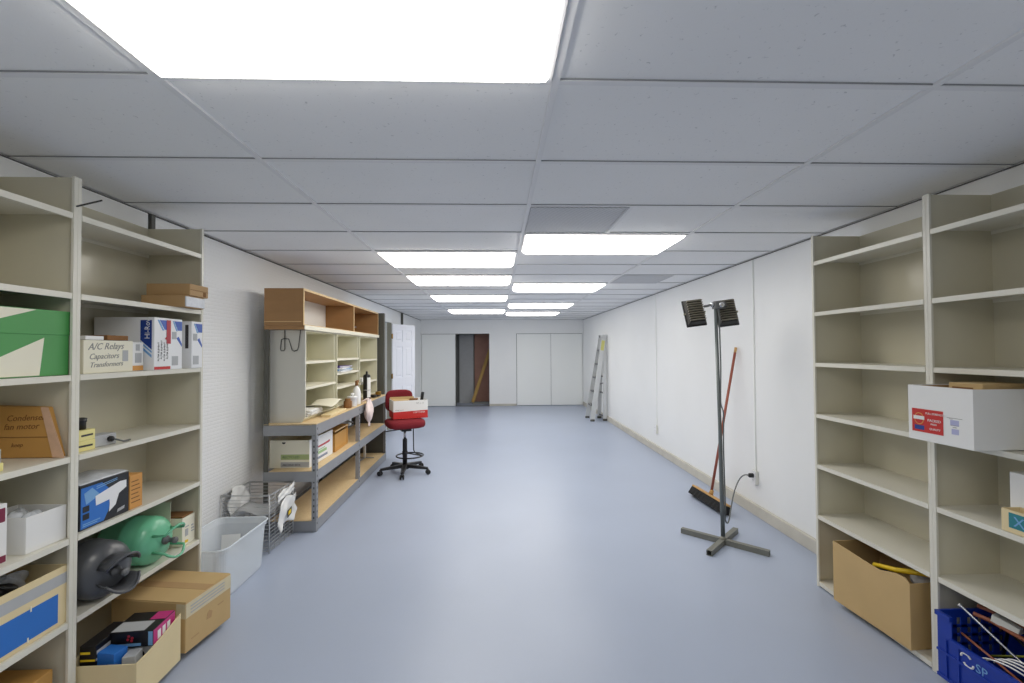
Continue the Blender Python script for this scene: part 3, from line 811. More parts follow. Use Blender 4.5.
MB().box(-d/2+.01, d/2, -.028, .028, h+.0042, h+.0050).build('top_tape', M['kraft'], t)

# ------------------------------------------------------------------ things on the right shelving (fronts face -x)
# big white carton overhanging the shelf
t = thing('open_box', 'big white open box with a red label overhanging the right shelf', 'box', (1.925+.165, 1.934, RIGHT_Z[3]+.004), R(1))
d, w, h = .33, .287, .248
open_box_mb(d, w, h, .005).build('box', M['white'], t, .001)
ln = MB(); e = .0056
ln.box(d/2-e-.001, d/2-e, -w/2+e, w/2-e, .06, h-.004); ln.box(-d/2+e, d/2-e, w/2-e-.001, w/2-e, .06, h-.004)
ln.build('inner_lining', M['kraft'], t)
F = (-d/2, 0, 0); a = w/2          # u runs towards -y
decal(t, 'red_label', 'nx', F, [(-a+.0195, .038, -a+.1635, .142)], M['red'])
F2 = (-d/2-.0012, 0, 0)
cx, cy = -a+.054, .098
decal(t, 'round_emblem', 'nx', F2, [[(cx+.023*math.cos(q*PI/12), cy+.027*math.sin(q*PI/12)) for q in range(24)]], M['orange_card'], .0006)
decal(t, 'emblem_centre', 'nx', (-d/2-.0018, 0, 0), [[(cx+.019*math.cos(q*PI/12), cy+.023*math.sin(q*PI/12)) for q in range(24)]], M['red'], .0005)
decal(t, 'emblem_band', 'nx', (-d/2-.0023, 0, 0), [[(cx-.026, cy-.004), (cx+.026, cy-.004), (cx+.026, cy+.012), (cx-.026, cy+.012)]], M['white'], .0005)
decal(t, 'emblem_ribbon', 'nx', F2, [[(cx-.022, .048), (cx+.024, .048), (cx+.024, .068), (cx-.022, .068)]], M['navy'], .0006)
text(t, 'FULL STRENGTH', 'nx', (-d/2-.0012, -(-a+.085), .121), .012, M['white'])
text(t, 'PACKED', 'nx', (-d/2-.0012, -(-a+.094), .090), .016, M['white'])
text(t, 'FRESH', 'nx', (-d/2-.0012, -(-a+.108), .076), .010, M['white'])
text(t, 'QUALITY', 'nx', (-d/2-.0012, -(-a+.102), .054), .012, M['white'])
decal(t, 'blue_stamp', 'nx', F, [(.05, .088, .086, .112), (.055, .052, .085, .075)], mat('faint_blue_stamp', (176, 178, 212), .6), .0006)
decal(t, 'stamp_lines', 'nx', F, [(.035, .119, .1, .121), (.045, .115, .06, .117), (.052, .088, .084, .091), (.06, .08, .077, .083)], M['pen'], .0006)
c2 = thing('cardboard_box', 'small brown carton sitting inside the big white box', 'box', (2.075, 1.872, RIGHT_Z[3]+.0105), R(5))
box_mb(.2, .13, .262).build('carton', M['kraft2'], c2, .003)
decal(c2, 'carton_print', 'nx', (-.1, 0, 0), [(-.05, .235, .03, .245), (-.05, .222, .0, .229)], M['kraft_dark'], .0008)
MB().box(-.0985, .0985, -.02, .02, .262, .2632).build('tape', M['tape'], c2)

# white carton and the teal labelled tray at the photo's right edge
t = thing('cardboard_box', 'white carton behind the teal labelled tray at the right photo edge', 'box', (2.232, 1.752, RIGHT_Z[2]+.001))
box_mb(.17, .2, .225).build('carton', M['white'], t, .002)
t = thing('card_tray', 'cream card tray with a teal label at the right photo edge', 'tray', (2.105, 1.715, RIGHT_Z[2]+.001))
open_box_mb(.08, .2, .09, .004).build('tray', M['cream_box'], t, .001)
decal(t, 'teal_label', 'nx', (-.04, 0, 0), [(-.072, .02, .09, .08)], M['teal'])
text(t, 'X', 'nx', (-.0412, .055, .03), .055, M['skyblue'])

# long brown carton with yellow tool handle
t = thing('open_box', 'long brown open carton on the bottom of the right shelving', 'box', (2.168, 2.455, Z[0]), R(4.4))
d, w, th = .305, .47, .005; x, y = d/2, w/2
mb = MB(); mb.box(-x, x, -y, y, 0, th); mb.box(x-th, x, -y, y, th, .345); mb.box(-x+th, x-th, y-th, y, th, .345)
mb.box(-x+th, x-th, -y, -y+th, th, .325)
# front wall with a dipped top edge
top = [(-y, .325), (-y*.9, .345), (-y*.7, .345), (-y*.3, .318), (0, .322), (y*.5, .335), (y, .345)]
mb.prism([(-x, -y, th), (-x, y, th)]+[(-x, yy, zz) for yy, zz in reversed(top)], (th, 0, 0))
mb.build('box', M['kraft2'], t, .001)
hp = Matrix.Rotation(R(4.4), 4, 'Z'); base = Vector((2.168, 2.448, Z[0]))
P = lambda x_, y_, z_: base+(hp @ Vector((x_, y_, z_)))
tag(MB().tube([P(-.09, .03, .30), P(-.08, -.09, .325), P(-.04, -.17, .347), P(.0, -.218, .352)], [.011, .013, .014, .012], 10).build('tool_handle', M['yellow']), 'yellow tool handle sticking out of the long brown carton', 'tool')
tag(lump(rough_r(8, .2), .07, .07, .05, Matrix.Translation(P(.06, -.125, .285)), 20, 10).build('plastic_bag', M['bag']), 'clear crumpled bag beside the yellow handle in the brown carton', 'bag')
dk = lump(rough_r(9, .15), .085, .10, .05, Matrix.Translation(P(.0, .09, .2)), 20, 10)
tag(dk.build('black_bag', M['black']), 'black bag in the far half of the long brown carton', 'bag')

# blue plastic picking crate with rods and cables
t = thing('plastic_crate', 'royal blue plastic crate full of rods and cables on the bottom right shelf', 'crate', (2.165, 1.80, Z[0]))
d, w, th, h = .31, .49, .006, .295; x, y = d/2, w/2
mb = MB(); mb.box(-x, x, -y, y, 0, th); mb.box(x-th, x, -y, y, th, h)
hl = .2
mb.box(-x, -x+th, -y, y, th, hl)                                    # low front
for s in (-1, 1):
    # front corner post steps up to full height
    y0, y1 = sorted((s*y, s*(y-.065))); mb.box(-x, -x+th, y0, y1, hl, h)
    yy = s*(y-th/2)
    if s < 0: mb.box(-x+th, x-th, -y, -y+th, th, h)
# far end wall with a slotted hand-hold grid
zz = [th, .12, .25, h]
mb.box(-x+th, x-th, y-th, y, th, .10); mb.box(-x+th, x-th, y-th, y, .26, h)
for k in range(7):
    xa = -x+th+k*.05
    mb.box(xa, min(xa+.03, x-th), y-th, y, .10, .26)
for z_ in (.135, .175, .215): mb.box(-x+th, x-th, y-th, y, z_, z_+.012)
mb.build('crate_body', M['crate'], t)
r_ = MB()
r_.box(-x-.009, x+.006, y, y+.004, h-.02, h); r_.box(-x-.009, -x, y-.065, y+.004, h-.02, h)
r_.box(-x-.009, -x, -y, y-.065, hl-.018, hl); r_.box(-x-.007, -x, -y, y, .118, .128); r_.box(-x-.007, -x, -y, y, .004, .018)
for yy in (-.22, -.06, .145, .2): r_.box(-x-.006, -x, yy, yy+.008, .018, hl-.018)
r_.build('ribs', M['crate'], t)
sw = MB()
for q, (u0, v0, sc) in enumerate(((-.105, .155, 1.0),)):
    pth = [fp('nx', (-x-.0015, 0, 0), -.118+.02*math.cos(a_)*(1 if a_ < PI else 1), .16+.016*math.sin(a_)) for a_ in [PI*.1+k*.2 for k in range(16)]]
    sw.tube(pth, .004, 6)
    pth = [fp('nx', (-x-.0015, 0, 0), -.108+.02*math.cos(a_), .142+.016*math.sin(a_)) for a_ in [PI*1.1+k*.2 for k in range(16)]]
    sw.tube(pth, .004, 6)
sw.build('swirl_emblem', M['white'], t)
text(t, 'SP', 'nx', (-x-.0005, .08, .13), .05, M['skyblue'])
# contents: each rod and cable is its own thing
bx = Vector((2.165, 1.80, Z[0]))
def rod(name, label, cat, pts, r, m, grp='rods and cables in the blue crate'):
    return tag(MB().tube([bx+Vector(p) for p in pts], r, 8).build(name, m), label, cat, grp)
o = rod('metal_rod', 'long pale metal rod with a round tip leaning out of the blue crate', 'rod', [(.0, -.15, .13), (-.06, .02, .235), (-.115, .165, .345), (-.12, .178, .355)], [.005, .005, .005, .009], M['chrome'])
rod('copper_rod', 'thin copper coloured rod along the front of the blue crate', 'rod', [(-.115, -.21, .14), (-.125, 0, .2), (-.13, .16, .24)], .0045, M['copper'])
rod('copper_tube', 'upper copper coloured tube with grey connector in the blue crate', 'tube', [(.03, -.2, .30), (.0, -.02, .335), (-.03, .12, .352), (-.04, .17, .35)], .009, M['copper'])
rod('copper_tube', 'lower copper coloured tube with grey connector in the blue crate', 'tube', [(-.005, -.22, .27), (-.035, -.02, .308), (-.06, .10, .325), (-.07, .16, .322)], .009, M['copper'])
cn = MB(); cn.bar(bx+Vector((-.018, .02, .328)), bx+Vector((-.045, .10, .345)), .05, .03)
tag(cn.build('cable_connector', M['conn']), 'grey connector block clamping two copper tubes in the blue crate', 'connector')
cn = MB(); cn.bar(bx+Vector((-.07, -.16, .20)), bx+Vector((-.085, -.09, .215)), .045, .028)
tag(cn.build('cable_connector', M['conn']), 'lower grey connector block among cables in the blue crate', 'connector')
for k in range(4):
    rod('white_cable', ['white cable in the blue crate, front one of the looping four', 'white cable in the blue crate, second of the looping four', 'white cable in the blue crate, third of the looping four', 'white cable in the blue crate, rear one of the looping four'][k], 'cable',
        smooth([(-.118+.011*k, .10-.02*k, .17+.004*k), (-.132+.013*k, .04-.01*k, .208+.0085*k), (-.118+.013*k, -.05-.01*k, .22+.0085*k), (-.085+.013*k, -.14, .175+.0085*k), (-.075+.013*k, -.215, .115+.0085*k)], 2), .0032, M['white_gloss'], 'white cables in the blue crate')
rod('green_cable', 'yellow green cable deep in the blue crate', 'cable', [(-.02, .14, .15), (-.03, .0, .24), (-.01, -.15, .2)], .005, mat('yellow_green_cable', (130, 134, 40), .5))
rod('black_cable', 'black cable coiled at the back of the blue crate', 'cable', [(.1, .2, .1), (.06, .14, .26), (.02, .02, .24), (.05, -.12, .25), (.1, -.2, .15)], .007, M['black'])
tag(lump(rough_r(31, .15), .11, .19, .035, Matrix.Translation(bx+Vector((.01, -.0, .055)))).build('dark_bundle', M['black']), 'dark bundle filling the bottom of the blue crate', 'bundle')

# ------------------------------------------------------------------ grey rack with worktop (slightly out of line with the wall)
RA = R(.75); RO = Vector((-1.535, 3.93, 0))
def rk(x, y, z=0):
    c, s = math.cos(RA), math.sin(RA)
    return (RO.x+x*c-y*s, RO.y+x*s+y*c, z)
D, Lr = .44, 2.56
t = thing('steel_rack', 'grey slotted steel rack with particle board shelves and worktop', 'rack', RO, RA)
for i, y in enumerate((0, 1.245, Lr-.04)):
    for front in (True, False):
        x = -.04 if front else -D
        h = 1.715 if (i == 0 and not front) else .905
        p = MB()
        if front: p.box(x+.037, x+.04, y, y+.04, 0, h); p.box(x, x+.037, y+(.037 if i == 2 else 0), y+(.04 if i == 2 else .003), 0, h)
        else: p.box(x, x+.003, y, y+.04, 0, h); p.box(x+.003, x+.04, y+(.037 if i == 2 else 0), y+(.04 if i == 2 else .003), 0, h)
        o = p.build('post', M['grey_steel' if front else 'dark_steel'], t)  # rear posts coloured darker, painting in the shade beside the hutch
        s = MB(); k = 0; z = .06
        while z < h-.03:
            if front: s.box(x+.040, x+.0406, y+.014, y+.024, z, z+.018)
            if front and i == 0: s.box(x+.014, x+.024, y-.0006, y, z, z+.018)
            z += .05
        if front: s.build('slots', M['slot'], o)
LV = [(.008, .098), (.425, .515), (.815, .905)]
for a_, b_ in LV:
    f = MB()
    for y0, y1 in ((.042, 1.243), (1.287, Lr-.042)):
        f.box(-.004, .0, y0, y1, a_, b_-.0); f.box(-.02, -.004, y0, y1, a_, a_+.004); f.box(-.03, -.004, y0, y1, b_-.022, b_-.018)
        f.box(-D, -D+.004, y0, y1, a_, b_)
    f.build('beam', M['grey_steel'], t)
    for y in (-.006, Lr+.002):
        MB().box(-D+.001, -.0, y, y+.004, a_, b_-.004).build('end_beam', M['grey_steel'], t)
    for y0, y1 in ((.004, 1.264), (1.268, Lr-.004)):
        bd = MB(); bd.box(-D+.042, -.0415, y0, y1, b_-.017, b_-.001)
        bd.box(-.0415, -.0045, y0+.042 if y0 < 1 else y0+.022, y1-.022 if y0 < 1 else y1-.042, b_-.017, b_-.001)
        bd.build('deck_board', M['chip'], t)
wt = MB(); wt.box(-D+.001, .0, 0.0, Lr, .906, .914)
wt.build('worktop', M['chip'], t, .001)
br = MB()
br.bar((-D+.02, 1.30, .55), (-D+.02, 2.40, .80), .012, .02); br.bar((-D+.03, 1.30, .80), (-D+.03, 2.40, .55), .012, .02)
br.build('brace', M['grey_steel'], t)
# tall dark steel end panel
t = thing('metal_screen', 'tall dark grey metal screen standing at the far end of the rack', 'screen', rk(-.235, Lr+.048), RA)
pn = MB(); pn.box(-.255, .200, -.018, .0, 0, 2.065); pn.box(.182, .200, .0, .05, 0, 2.065); pn.box(-.255, -.237, 0, .05, 0, 2.065)
pn.build('panel_sheet', M['dark_steel'], t, .002)

# beige cubby hutch on the worktop
ZW = .915
t = thing('cubby_hutch', 'beige nine compartment cubby hutch standing on the rack worktop', 'hutch', rk(-.27, .06, ZW), RA)
hd, hl, hh = .30, 2.48, .80; xb, xf = -hd/2, hd/2
th = .018
def side(y):
    p = MB(); p.prism([(xb, y, 0), (xf-.03, y, 0), (xf-.006, y, .035), (xf, y, .06), (xf, y, hh), (xb, y, hh)], (0, th, 0)); return p
side(0).build('end_panel', M['cubby_end'], t, .001)
side(hl-th).build('end_panel', M['cubby'], t, .001)
D1, D2 = .81, 1.63
for y in (D1, D2):
    for k in range(2):                        # each divider is a pair of panels with a lip
        p = MB(); yy = y+(.0 if k else -.030); p.box(xb+.006, xf-(.0 if k else .02), yy, yy+.014, .02, hh)
        p.build('divider', M['cubby'], t, .001)
MB().box(xb, xb+.006, th, hl-th, 0, hh-.0).build('back_panel', M['cubby'], t)
MB().box(xb+.006, xf, th, hl-th, hh-.012, hh).build('top_board', M['cubby'], t)
bb = MB(); bb.prism([(xb+.006, th, 0.002), (xf-.035, th, 0.002), (xf-.012, th, .03), (xf-.016, th, .034), (xb+.006, th, .02)], (0, hl-2*th, 0))
bb.build('bottom_board', M['cubby'], t)
for y0, y1, zs in ((th, D1-.030, (.30, .525)), (D1+.014, D2-.030, (.235, .385, .535)), (D2+.014, hl-th, (.22, .505))):
    for z in zs:
        MB().box(xb+.006, xf-.002, y0+.001, y1-.001, z-.012, z).box(xf-.014, xf-.002, y0+.001, y1-.001, z-.022, z-.012).build('shelf', M['cream'], t, .001)
# bent wire hangers on the near end
t2 = thing('wire_hook', 'bent dark wire hooks hanging on the grey end of the cubby hutch', 'hook', rk(-.27, .0525, 1.60), RA)
for pts in ([(-.02, 0, .112), (-.02, 0, -.05), (-.028, 0, -.066), (-.05, 0, -.066), (-.056, 0, -.05), (-.05, 0, .03), (-.03, 0, .038), (.012, 0, .036), (.03, 0, -.02), (.042, 0, -.062), (.06, 0, -.07), (.088, 0, -.06), (.096, 0, -.03), (.112, 0, .112)],):
    t2m = MB().tube(pts, .0035, 8).build('wire', M['wire_dark'], t2)
# plank and open wooden box above
t = thing('shelf_plank', 'pale wooden plank lying on top of the cubby hutch under the brown box', 'plank', rk(-.27, 0, 1.7165), RA)
MB().box(-.17, .165, .0, 2.572, 0, .034).build('plank', M['tan_wood'], t, .002)
MB().box(.165, .171, .0, 2.572, -.002, .036).build('front_edge', M['cream'], t, .001)
t = thing('wooden_box', 'long open fronted brown wooden box on top of the cubby hutch', 'box', rk(-.27, 0, 1.752), RA)
bw = .33; x0, x1 = -.17, .16; th = .014; hb = .315; Lb = 2.565
for nm, y0 in (('end_panel', .0), ('divider', 1.42), ('end_panel', Lb-th)):
    o = MB().box(x0, x1-.004, y0, y0+th, .0, hb-th).build(nm, M['tan_wood'], t, .001)
    MB().box(x1-.004, x1, y0-.002, y0+th+.002, 0, hb-th).build('front_edge', M['wood_edge'], o)
o = MB().box(x0, x1-.004, 0, Lb, hb-th, hb).build('top_board', M['tan_wood'], t, .001)
MB().box(x1-.004, x1, 0, Lb, hb-th-.004, hb).build('front_edge', M['wood_edge'], o)
MB().box(x0, x1-.004, th, Lb-th, 0.0005, .008).build('floor_board', M['wood_edge'], t)
MB().box(x0, x0+.006, 1.434, Lb-th, .008, hb-th).build('back_board', M['tan_wood'], t)
MB().box(x0, x0+.006, th, 1.42, .008, hb-th).build('back_board', M['white'], t)
MB().box(x0+.007, x0+.03, 1.435, Lb-th, .10, .125).build('back_rail', M['grey_steel'], t)
MB().box(x0-.001, x1-.02, -.003, 0, .028, .034).build('end_strip', M['wood_edge'], t)

# papers and bits on the worktop and in the cubbies
def rth(name, label, cat, x, y, z, rz=0, group=None): return thing(name, label, cat, rk(x, y, z), RA+rz, group)
def paper_stack(label, x, y, z, dx, dy, n, m, rz=0, group='papers in the cubby hutch', nm='paper_stack'):
    t = rth(nm, label, 'papers', x, y, z, rz, group)
    for k in range(n):
        mb = MB(); a = R(random.uniform(-5, 5)); mt = Matrix.Translation((random.uniform(-.008, .008), random.uniform(-.008, .008), .004+.0075*k)) @ Matrix.Rotation(a, 4, 'Z')
        mb.xbox(mt, dx, dy, .007); mb.build('sheaf', m[k % len(m)], t)
    return t
paper_stack('thick stack of white papers in the lowest near cubby', -.245, .32, ZW+.036, .24, .32, 7, [M['white'], M['white_gloss']])
def curl(label, x, y, z, dx, dy, m, amp, rz=0):
    t = rth('paper_sheet', label, 'paper', x, y, z, rz)
    MB().grid(lambda u, v: ((u-.5)*dx+.02*math.sin(v*5), (v-.5)*dy, .012+amp*abs(math.sin((v-.15)*2.4))+.012*math.sin(u*3)), 10, 18).build('sheet', m, t, 0, .003)
    return t
curl('curled cream paper sheet spilling out of the lowest near cubby onto the worktop', -.15, .60, ZW+.075, .24, .42, M['offwhite'], .035, R(-3))
wb = MB(); wb.box(-.045, .045, -.24, .24, 0, .022)
t = rth('wood_offcut', 'pale board offcut lying on the worktop in front of the cubby hutch', 'board', -.064, .62, ZW, R(1)); wb.build('board', M['cream_box'], t, .002)
for k, (lab, mm) in enumerate((('white paper sheaf at the bottom of the purple topped pile', 'white'), ('blue grey folder on the middle cubby shelf pile', 'skyblue'), ('white paper sheaf under the purple folder', 'white_gloss'), ('dark purple folder on top of the pile in the middle cubby', 'purple'))):
    t = rth('folder', lab, 'folder', -.215, 1.16, ZW+.387+.0165*k, R((2, -4, 5, -2)[k]), 'folders in the middle cubby')
    box_mb(.2, .40, .015).build('cover', M[mm], t, .002)
    MB().box(.1, .1015, -.19, .19, .004, .011).build('page_edges', M['white'], t)

t = rth('paint_pot', 'white round tub with a lid on the worktop near the rack middle', 'tub', -.056, 1.18, ZW)
MB().lathe([(.0, 0), (.044, 0), (.047, .01), (.052, .095), (.055, .097), (.055, .112), (.05, .114), (0, .114)], None, 24).build('pot', M['white_gloss'], t)
MB().lathe([(.012, .114), (.012, .125), (.022, .135), (.018, .15), (0, .152)], None, 14).build('lid_knob', M['white'], t)
t = rth('glass_jar', 'dark brown jar beside the white round tub on the worktop', 'jar', -.068, 1.06, ZW)
MB().lathe([(0, 0), (.04, 0), (.043, .008), (.043, .07), (.03, .082), (.03, .1), (0, .1)], None, 20).build('jar_body', M['kraft_dark'], t)
t = rth('spray_bottle', 'white bottle with a dark trigger cap on the worktop', 'bottle', -.066, 1.38, ZW)
MB().lathe([(0, 0), (.043, 0), (.046, .01), (.046, .14), (.034, .18), (.016, .205), (.014, .225), (0, .225)], None, 22).build('bottle_body', M['white_gloss'], t)
cp = MB().lathe([(.018, .215), (.018, .24), (.013, .245), (0, .246)], None, 14)
cp.bar((0, -.02, .255), (0, .05, .262), .026, .028); cp.bar((0, .035, .24), (0, .048, .205), .012, .012)
cp.build('trigger_cap', M['kraft_dark'], t)
t = rth('caulk_tube', 'black upright canister with a white side label on the worktop', 'canister', -.064, 1.80, ZW)
MB().lathe([(0, 0), (.042, 0), (.044, .006), (.044, .30), (.038, .318), (.014, .325), (.012, .36), (0, .362)], None, 22).build('canister_body', M['black'], t)
lb = MB(); vs = []
for k in range(9):
    a = -1.2+k*.26; vs += [(.0452*math.cos(a), .0452*math.sin(a), .04), (.0452*math.cos(a), .0452*math.sin(a), .285)]
lb.add(vs, [(2*k, 2*k+2, 2*k+3, 2*k+1) for k in range(8)], True); lb.build('label', M['white'], t)
rg = MB(); rg.tube([(.047*math.cos(k*PI/10), .047*math.sin(k*PI/10), .13) for k in range(20)], .004, 6, True); rg.build('band', M['ltgrey'], t)
t = rth('small_box', 'white small carton in the lower far cubby behind the black canister', 'box', -.21, 1.98, ZW+.222)
box_mb(.14, .26, .045).build('carton', M['white'], t, .002)
t = rth('gloves', 'dark work glove lying at the far end of the worktop', 'glove', -.062, 2.12, ZW+.001, R(15))
gm = lump(rough_r(3, .08), .042, .06, .018, Matrix.Translation((0, 0, .022)), 16, 8)
for k in range(4): gm.tube([(-.036+.024*k, .045, .02), (-.038+.026*k, .085, .022), (-.038+.027*k, .112-.008*abs(k-1.5), .015)], [.013, .012, .009], 8)
gm.tube([(.045, .0, .02), (.07, .03, .02), (.078, .05, .016)], [.013, .012, .009], 8)
gm.build('glove_body', M['black'], t)
t = rth('tin_can', 'small brass coloured tin at the far end of the worktop', 'tin', -.06, 2.36, ZW)
MB().lathe([(0, 0), (.035, 0), (.037, .004), (.037, .05), (.039, .052), (.039, .06), (0, .06)], None, 20).build('tin_body', M['brass'], t)
# pinkish plastic bag hanging over the worktop edge
t = rth('plastic_bag', 'pinkish white bag hanging over the worktop edge by the middle post', 'bag', .052, 1.47, .665)
prof = [(.0, -.02), (.014, -.015), (.018, .012), (.012, .03), (.03, .05), (.055, .09), (.07, .14), (.066, .19), (.05, .235), (.035, .27), (.03, .30)]
mb = MB(); n = 22; vs = []
for r, z in prof:
    for j in range(n):
        a = 2*PI*j/n; rr = r*(1+.12*math.sin(3*a+z*30)+.06*math.sin(7*a)); vs.append((.62*rr*math.cos(a), 1.7*rr*math.sin(a), z))
mb.add(vs, [(i*n+j, i*n+(j+1) % n, (i+1)*n+(j+1) % n, (i+1)*n+j) for i in range(len(prof)-1) for j in range(n)], True)
mb.build('bag_body', M['pinkbag'], t)
MB().tube([(0, 0, .30), (-.03, 0, .30), (-.07, 0, .275), (-.11, .01, .272)], [.014, .012, .01, .01], 8).build('bag_tie', M['pinkbag'], t)

# file box and wooden crate on the middle shelf
t = rth('file_box', 'white and cream archive box with green print on the rack middle shelf', 'box', -.262, .375, .516, R(-1))
dx, dy, h = .34, .55, .24
open_box_mb(dx, dy, h, .005).build('box', M['offwhite'], t, .001)
fr = (dx/2, 0, 0)
decal(t, 'white_front', 'px', fr, [(-dy/2+.001, .002, dy/2-.001, h-.001)], M['white_gloss'], .0006)
decal(t, 'red_print', 'px', (dx/2+.0006, 0, 0), [[(-.16, .135), (.15, .135), (.2, .14), (.2, .16), (.15, .155), (-.16, .147)]], M['crimson'], .0006)
decal(t, 'green_print', 'px', (dx/2+.0006, 0, 0), [(-.15, .075, .12, .1), (-.1, .108, .08, .116)], mat('pale_green_print', (160, 196, 140), .5), .0006)
decal(t, 'blue_print', 'px', (dx/2+.0006, 0, 0), [(-.15, .03, .14, .052)], mat('slate_print', (130, 142, 170), .5), .0006)
en = (0, -dy/2, 0)
decal(t, 'hand_hole', 'ny', en, [[(-.05+.016*math.cos(q*PI/8), h-.016+.016*math.sin(q*PI/8)) for q in range(8, 17)]], M['black'], .0006)
decal(t, 'end_band', 'ny', en, [(-.075, .072, dx/2-.002, .118)], mat('olive_print', (170, 184, 128), .6), .0006)
decal(t, 'grey_band', 'ny', en, [(-.075, .008, dx/2-.002, .052)], M['ltgrey'], .0006)
text(t, 'RECYCLED', 'ny', (-.06, -dy/2-.0006, .085), .03, mat('dark_green_print', (96, 120, 76), .6))
text(t, 'ARCHIVE BOX', 'ny', (-.06, -dy/2-.0006, .02), .024, M['ink'])
t = rth('wooden_crate', 'brown wooden crate lying beside the archive box on the rack', 'crate', -.24, .93, .516, R(2))
th = .012; dx, dy, h = .30, .46, .20
cr = MB(); cr.box(-dx/2, dx/2, -dy/2, -dy/2+th, 0, h-.02); cr.box(-dx/2, dx/2, dy/2-th, dy/2, 0, h); cr.box(-dx/2, -dx/2+th, -dy/2+th, dy/2-th, 0, h); cr.box(-dx/2+th, dx/2, -dy/2+th, dy/2-th, 0, th)
cr.box(-dx/2, dx/2, -dy/2, dy/2, h, h+th)
cr.build('crate_body', M['orange_kraft'], t, .002)
MB().box(dx/2, dx/2+.003, -dy/2, dy/2, h-.001, h+th+.001).build('top_edge', M['wood_edge'], t)
MB().box(dx/2-.02, dx/2-.008, -dy/2+th+.001, dy/2-th-.001, th, h-.03).build('front_board', M['orange_kraft'], t)
t = rth('conduit_stub', 'white pipe on a splayed metal foot on the lowest rack shelf', 'pipe', -.2, 2.2, .099)
MB().lathe([(0, .01), (.018, .01), (.018, .31), (0, .31)], None, 14).build('pipe', M['white'], t)
ft = MB()
for k in range(3):
    a = R(20+120*k); ft.bar((0, 0, .02), (.12*math.cos(a), .12*math.sin(a), .005), .02, .008)
ft.build('foot', M['grey_steel'], t)

# ------------------------------------------------------------------ floor things on the left
# translucent tub
t = thing('storage_tub', 'translucent empty plastic tub on the floor beside the left shelving', 'tub', (-1.825, 3.085, 0))
def ring(a, b, z, r, n=6):
    out = []
    for cx, cy, a0 in ((a-r, b-r, 0), (-a+r, b-r, PI/2), (-a+r, -b+r, PI), (a-r, -b+r, 1.5*PI)):
        for k in range(n+1): q = a0+PI/2*k/n; out.append((cx+r*math.cos(q), cy+r*math.sin(q), z))
    return out
mb = MB(); secs = [(.15, .245, .004, .05), (.155, .25, .02, .05), (.172, .272, .30, .055), (.18, .282, .305, .06), (.182, .284, .335, .06)]
ins = [(.178, .280, .335, .058), (.168, .268, .298, .053), (.151, .246, .024, .046), (.146, .241, .010, .046)]
rs = [ring(*s) for s in secs+ins]; n = len(rs[0]); vs = [p for r in rs for p in r]
fs = [(i*n+j, i*n+(j+1) % n, (i+1)*n+(j+1) % n, (i+1)*n+j) for i in range(len(rs)-1) for j in range(n)]
fs += [tuple(range(n-1, -1, -1)), tuple((len(rs)-1)*n+j for j in range(n))]
mb.add(vs, fs, False); o = mb.build('tub_body', M['tub'], t)
rm = MB().tube(ring(.184, .286, .333, .062), .006, 8, True); rm.build('rim', M['tub_rim'], t)
tag(MB().prism([(-1.95, 3.295, .10), (-1.83, 3.315, .10), (-1.83, 3.325, .235), (-1.95, 3.305, .235)], (0, .001, 0)).build('paper_label', M['white']), 'white paper sheet standing inside the translucent tub', 'paper')

# stacked wire basket
t = thing('wire_basket', 'tall grey wire basket on the floor between tub and rack', 'basket', (-1.90, 3.715, 0), R(-2))
a, b_ = .18, .185
fr = MB(); lp = MB()
for k in range(16):
    z = .02+.0275*k; e = .0
    lp.tube([(a, -b_, z), (a, b_, z), (-a, b_, z), (-a, -b_, z)], .003, 6, True)
lp.build('wire_rings', M['wire'], t)
for sx in (-1, 1):
    for sy in (-1, 1): fr.tube([(sx*a*1.0, sy*b_, .004), (sx*a, sy*b_, .445)], .005, 8)
for k in range(1, 5):
    y = -b_+k*2*b_/5
    fr.tube([(-a-.004, y, .44), (-a-.004, y, .012), (a+.004, y, .012), (a+.004, y, .44)], .0025, 6)
fr.tube([(a+.003, -b_, .44), (a+.003, b_, .44), (-a-.003, b_, .44), (-a-.003, -b_, .44)], .0045, 8, True)
fr.build('frame', M['wire'], t)
bs = MB()
for k in range(9): x = -a+.02+k*.04; bs.tube([(x, -b_, .018), (x, b_, .018)], .0025, 6)
bs.build('bottom_wires', M['wire'], t)
def sheet(name, label, fn, m, solid=.003):
    o = MB().grid(fn, 14, 14).build(name, m, None, 0, solid); return tag(o, label, 'bag', 'white plastic bags on the wire basket')
def wrinkle(u, v, s): return .012*math.sin(9*u+s)*math.sin(7*v+2*s)+.006*math.sin(17*u-11*v+s)
o = sheet('plastic_bag', 'white plastic bag with black and yellow label on the wire basket front',
      lambda u, v: (-1.690+wrinkle(u, v, 1), 3.60+.285*u+.01*math.sin(8*v), .12+.06*u+.20*v+.03*math.sin(5*u)), M['whitebag'])
decal(o, 'dark_label', 'px', (-1.672, 3.735, .24), [[(-.035, -.035), (.04, -.02), (.04, .035), (-.035, .02)]], M['black_print'])
decal(o, 'yellow_label', 'px', (-1.6706, 3.735, .24), [[(-.02, -.018), (.025, -.01), (.025, .02), (-.02, .012)]], M['yellow'])
sheet('plastic_bag', 'white plastic bag strip near the top front of the wire basket',
      lambda u, v: (-1.697+wrinkle(u, v, 3)*.7, 3.60+.28*u, .345+.05*u+.06*v+.015*math.sin(6*u)), M['whitebag'])
sheet('plastic_bag', 'crumpled white plastic bag against the wall side of the wire basket',
      lambda u, v: (-2.055+wrinkle(u, v, 5), 3.58+.29*u*(1-.12*v), .20+.24*v+.03*math.sin(4*u)), M['whitebag'])
gl = MB().grid(lambda u, v: (-2.03+.28*u, 3.58+.28*v, .285+.02*math.sin(6*u+3*v)), 10, 10)
tag(gl.build('wire_tray', M['ltgrey'], None, 0, .004), 'grey flat tray lying inside the wire basket', 'tray')

